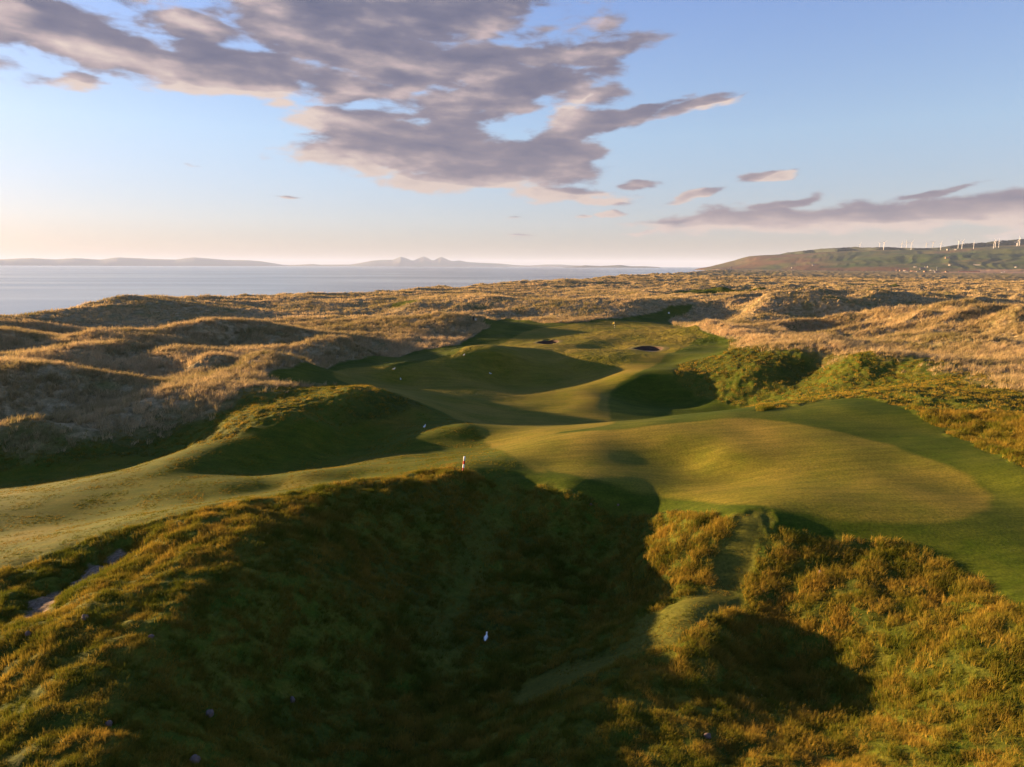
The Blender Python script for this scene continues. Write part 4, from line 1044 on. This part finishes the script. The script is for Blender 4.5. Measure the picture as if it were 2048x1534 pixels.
# ------------------------------------------------------------------ houses and sheds on the plain
def house(px, py, w, d, h, wall, roof, label, rz=.3, group='houses beyond the dunes', name='house', cat='house', chim=True, roofh=.6):
    w *= .85; d *= .85; h *= .8
    x, y, z = at(px, py)
    t = thing(name, label, cat, (x, y, z), -math.atan2(x, y) + rz, group)
    bm = bmesh.new(); box(bm, -w / 2, w / 2, -d / 2, d / 2, -4, h)
    for s in (-1, 1):
        vs = [bm.verts.new((s * (w / 2 - .002), yy, zz_)) for yy, zz_ in ((-d / 2, h - .01), (d / 2, h - .01), (0, h + d / 2 * roofh))]
        bm.faces.new(vs)
    bm_obj('wall', bm, wall, t)
    bm = bmesh.new(); e = .5; th = .25; hh = h + d / 2 * roofh
    sec = [(-d / 2 - e, h - e * roofh), (0, hh), (d / 2 + e, h - e * roofh), (d / 2 + e, h - e * roofh + th), (0, hh + th), (-d / 2 - e, h - e * roofh + th)]
    A_ = [bm.verts.new((-w / 2 - e, a, b)) for a, b in sec]; B_ = [bm.verts.new((w / 2 + e, a, b)) for a, b in sec]
    for i in range(6): bm.faces.new((A_[i], A_[(i + 1) % 6], B_[(i + 1) % 6], B_[i]))
    bm.faces.new(A_); bm.faces.new(B_[::-1]); bmesh.ops.recalc_face_normals(bm, faces=bm.faces[:])
    ro = bm_obj('roof', bm, roof, t)
    if chim:
        bm = bmesh.new(); box(bm, -w / 2 + .2, -w / 2 + 1.3, -.5, .5, hh - .6, hh + 1.3); bm_obj('chimney', bm, wall, ro)
    nwin = max(2, int(w / 4))
    for i in range(nwin):
        cxw = -w / 2 + (i + .5) * w / nwin
        if i == nwin // 2:
            bm = bmesh.new(); box(bm, cxw - .5, cxw + .5, -d / 2 - .05, -d / 2 + .1, 0, 2.1); bm_obj('door', bm, M_DWOOD, t)
        else:
            bm = bmesh.new(); box(bm, cxw - .6, cxw + .6, -d / 2 - .05, -d / 2 + .1, 1.0, 2.3); bm_obj('window', bm, M_WIN, t)
    return t
HS_ = [(1809,542,14,7,3.6,M_HWALL,M_ROOFB,'pale house with brown roof at the left of the settlement'),
 (1813,544.5,16,8,3.6,M_HWALL,M_ROOF,'brightest white low house in the left of the settlement'),
 (1794,541.5,9,7,3,M_HCREAM,M_ROOFB,'leftmost small brown roofed house of the settlement'),
 (1800.5,541.8,8,7,3,M_HCREAM,M_ROOFB,'second small brown roofed house from the left of the settlement'),
 (1823,543,13,8,3.2,M_HCREAM,M_ROOFB,'brown house right of the brightest white low house'),
 (1830,543.6,12,8,3.2,M_HCREAM,M_ROOFB,'tawny house half sunk behind a dune in the settlement'),
 (1836,544,12,8,3,M_HWALL,M_ROOFB,'pinkish white house in front of the dark pointed shed'),
 (1851,544.4,16,9,3.6,M_HCREAM,M_ROOFB,'wide cream house in the middle of the settlement'),
 (1861.5,541,9,7,3,M_HWALL,M_ROOF,'small grey house just left of the white chimneyed cottage'),
 (1867.5,541.5,9,7,3.6,M_HWALL,M_ROOF,'small white cottage behind the flagpole house'),
 (1874,545,18,9,3.6,M_HWALL,M_ROOFB,'white and orange house at the foot of the tall pole'),
 (1893.5,544.6,13,8,3,M_HCREAM,M_ROOFB,'rightmost small orange lit house of the settlement'),
 (1829,534.5,9,7,4,M_HWALL,M_ROOF,'white cottage in the green field, left of two side by side'),
 (1832,534.5,8,7,4,M_HWALL,M_ROOF,'white cottage in the green field, right of two side by side'),
 (1851.5,534.5,11,7,4,M_HWALL,M_ROOF,'white cottage in the field, wider of the right hand two'),
 (1856,534.5,8,7,4,M_HWALL,M_ROOF,'white cottage in the field, smaller of the right hand two'),
 (1899,531,11,8,5.5,M_HWALL,M_ROOF,'white house at the left end of the pink stubble field'),
 (1954,530.5,34,9,4.5,M_HWALL,M_ROOF,'long low white farm building above the pink stubble field'),
 (1895,516.5,26,12,7,M_HCREAM,M_ROOFB,'sunlit cream farmhouse halfway up the green hillside'),
 (1896,500.5,18,12,7,M_HWALL,M_ROOF,'white farmhouse high on the ridge below the turbines'),
 (1911,499.8,18,9,4,M_HWALL,M_ROOF,'low white barn on the ridge right of the white farmhouse'),
 (1462,536,14,8,5,M_HWALL,M_ROOFB,'pinkish house at the foot of the brown headland'),
 (1626.5,531,13,8,5,M_HWALL,M_ROOF,'small white house below the green pasture left of the hills'),
 (1584,536.2,9,7,4,M_HWALL,M_ROOF,'tiny white cottage on the flat left of the moor'),
 (2031.5,535,9,7,4,M_HWALL,M_ROOF,'white cottage at the right edge below the stubble field')]
for i, (px, py, w, d, h, wl, rf, lb) in enumerate(HS_):
    house(px, py, w, d, h, wl, rf, lb, rz=-.5 + .37 * (i % 4))
house(1845, 539, 26, 18, 5, M_ROOF, M_ROOF, 'dark blue grey shed with pointed roof behind the settlement', .2, None, 'shed', 'shed', False, .75)
house(1938, 543.5, 95, 14, 5, M_ROOFB, M_ROOF, 'long dark hangar with sunlit end wall right of the settlement', .05, None, 'hangar', 'shed', False, .25)
x, y, z = at(1872.6, 545)
pl = thing('pole', 'tall thin pole rising beside the white and orange house', 'pole', (x, y, z))
bm = bmesh.new(); lathe(bm, [(-1, .32), (21, .18)], 8); bm_obj('shaft', bm, M_WHITE, pl, True)
bm = bmesh.new(); bmesh.ops.create_uvsphere(bm, u_segments=10, v_segments=6, radius=.4); o = bm_obj('finial', bm, M_WHITE, pl, True); o.location = (0, 0, 21.3)
def car(px, py, rz, mat, label):
    x, y, z = at(px, py); t = thing('parked_car', label, 'car', (x, y, z), rz, 'cars parked beyond the dunes')
    bm = bmesh.new(); P = [(-2.1, .35), (-2.15, .85), (-1.5, .95), (-1.0, 1.45), (.5, 1.45), (1.1, .98), (2.0, .85), (2.1, .35)]
    a = [bm.verts.new((p[0], -.85, p[1])) for p in P]; b = [bm.verts.new((p[0], .85, p[1])) for p in P]
    for i in range(8): bm.faces.new((a[i], a[(i + 1) % 8], b[(i + 1) % 8], b[i]))
    bm.faces.new(a[::-1]); bm.faces.new(b); bmesh.ops.recalc_face_normals(bm, faces=bm.faces[:]); bm_obj('body', bm, mat, t)
    for sx in (-1.3, 1.3):
        for sy in (-.8, .8):
            bm = bmesh.new(); bmesh.ops.create_cone(bm, segments=14, radius1=.35, radius2=.35, depth=.22, cap_ends=True)
            for v in bm.verts: v.co = Vector((v.co.x + sx, v.co.z + sy, v.co.y + .35))
            bm_obj('wheel', bm, M_BLACK, t)
    bm = bmesh.new(); box(bm, -.9, .5, -.88, .88, 1.0, 1.35); bm_obj('window', bm, M_WIN, t)
M_CARB = plain_mat('car_blue', (.35, .40, .52), .3, .05)
for i, (px, mt, lb) in enumerate([(2003, M_WHITE, 'leftmost pale car among the dunes at the far right'), (2006, M_CARB, 'bluish car between two white ones among the dunes'), (2009, M_WHITE, 'rightmost pale car among the dunes at the far right')]):
    car(px, 545.2 - i * .5, .4, mt, lb)

# ------------------------------------------------------------------ air
bm = bmesh.new(); box(bm, -46000, 46000, -3000, 60000, -14, 520)
hz_me = bpy.data.meshes.new('haze'); bm.to_mesh(hz_me); bm.free()
MH = bpy.data.materials.new('haze'); MH.use_nodes = True; nt = MH.node_tree; nt.nodes.clear()
out = N(nt, 'ShaderNodeOutputMaterial'); pv = N(nt, 'ShaderNodeVolumePrincipled')
pv.inputs['Color'].default_value = (.52, .66, 1.0, 1); pv.inputs['Density'].default_value = 2.4e-5; pv.inputs['Anisotropy'].default_value = 0.0
LK(nt, pv.outputs[0], out.inputs['Volume'])
hz_me.materials.append(MH)
link(bpy.data.objects.new('haze', hz_me), kind='stuff', label='thin pale evening haze over the sea and the far hills', category='haze')
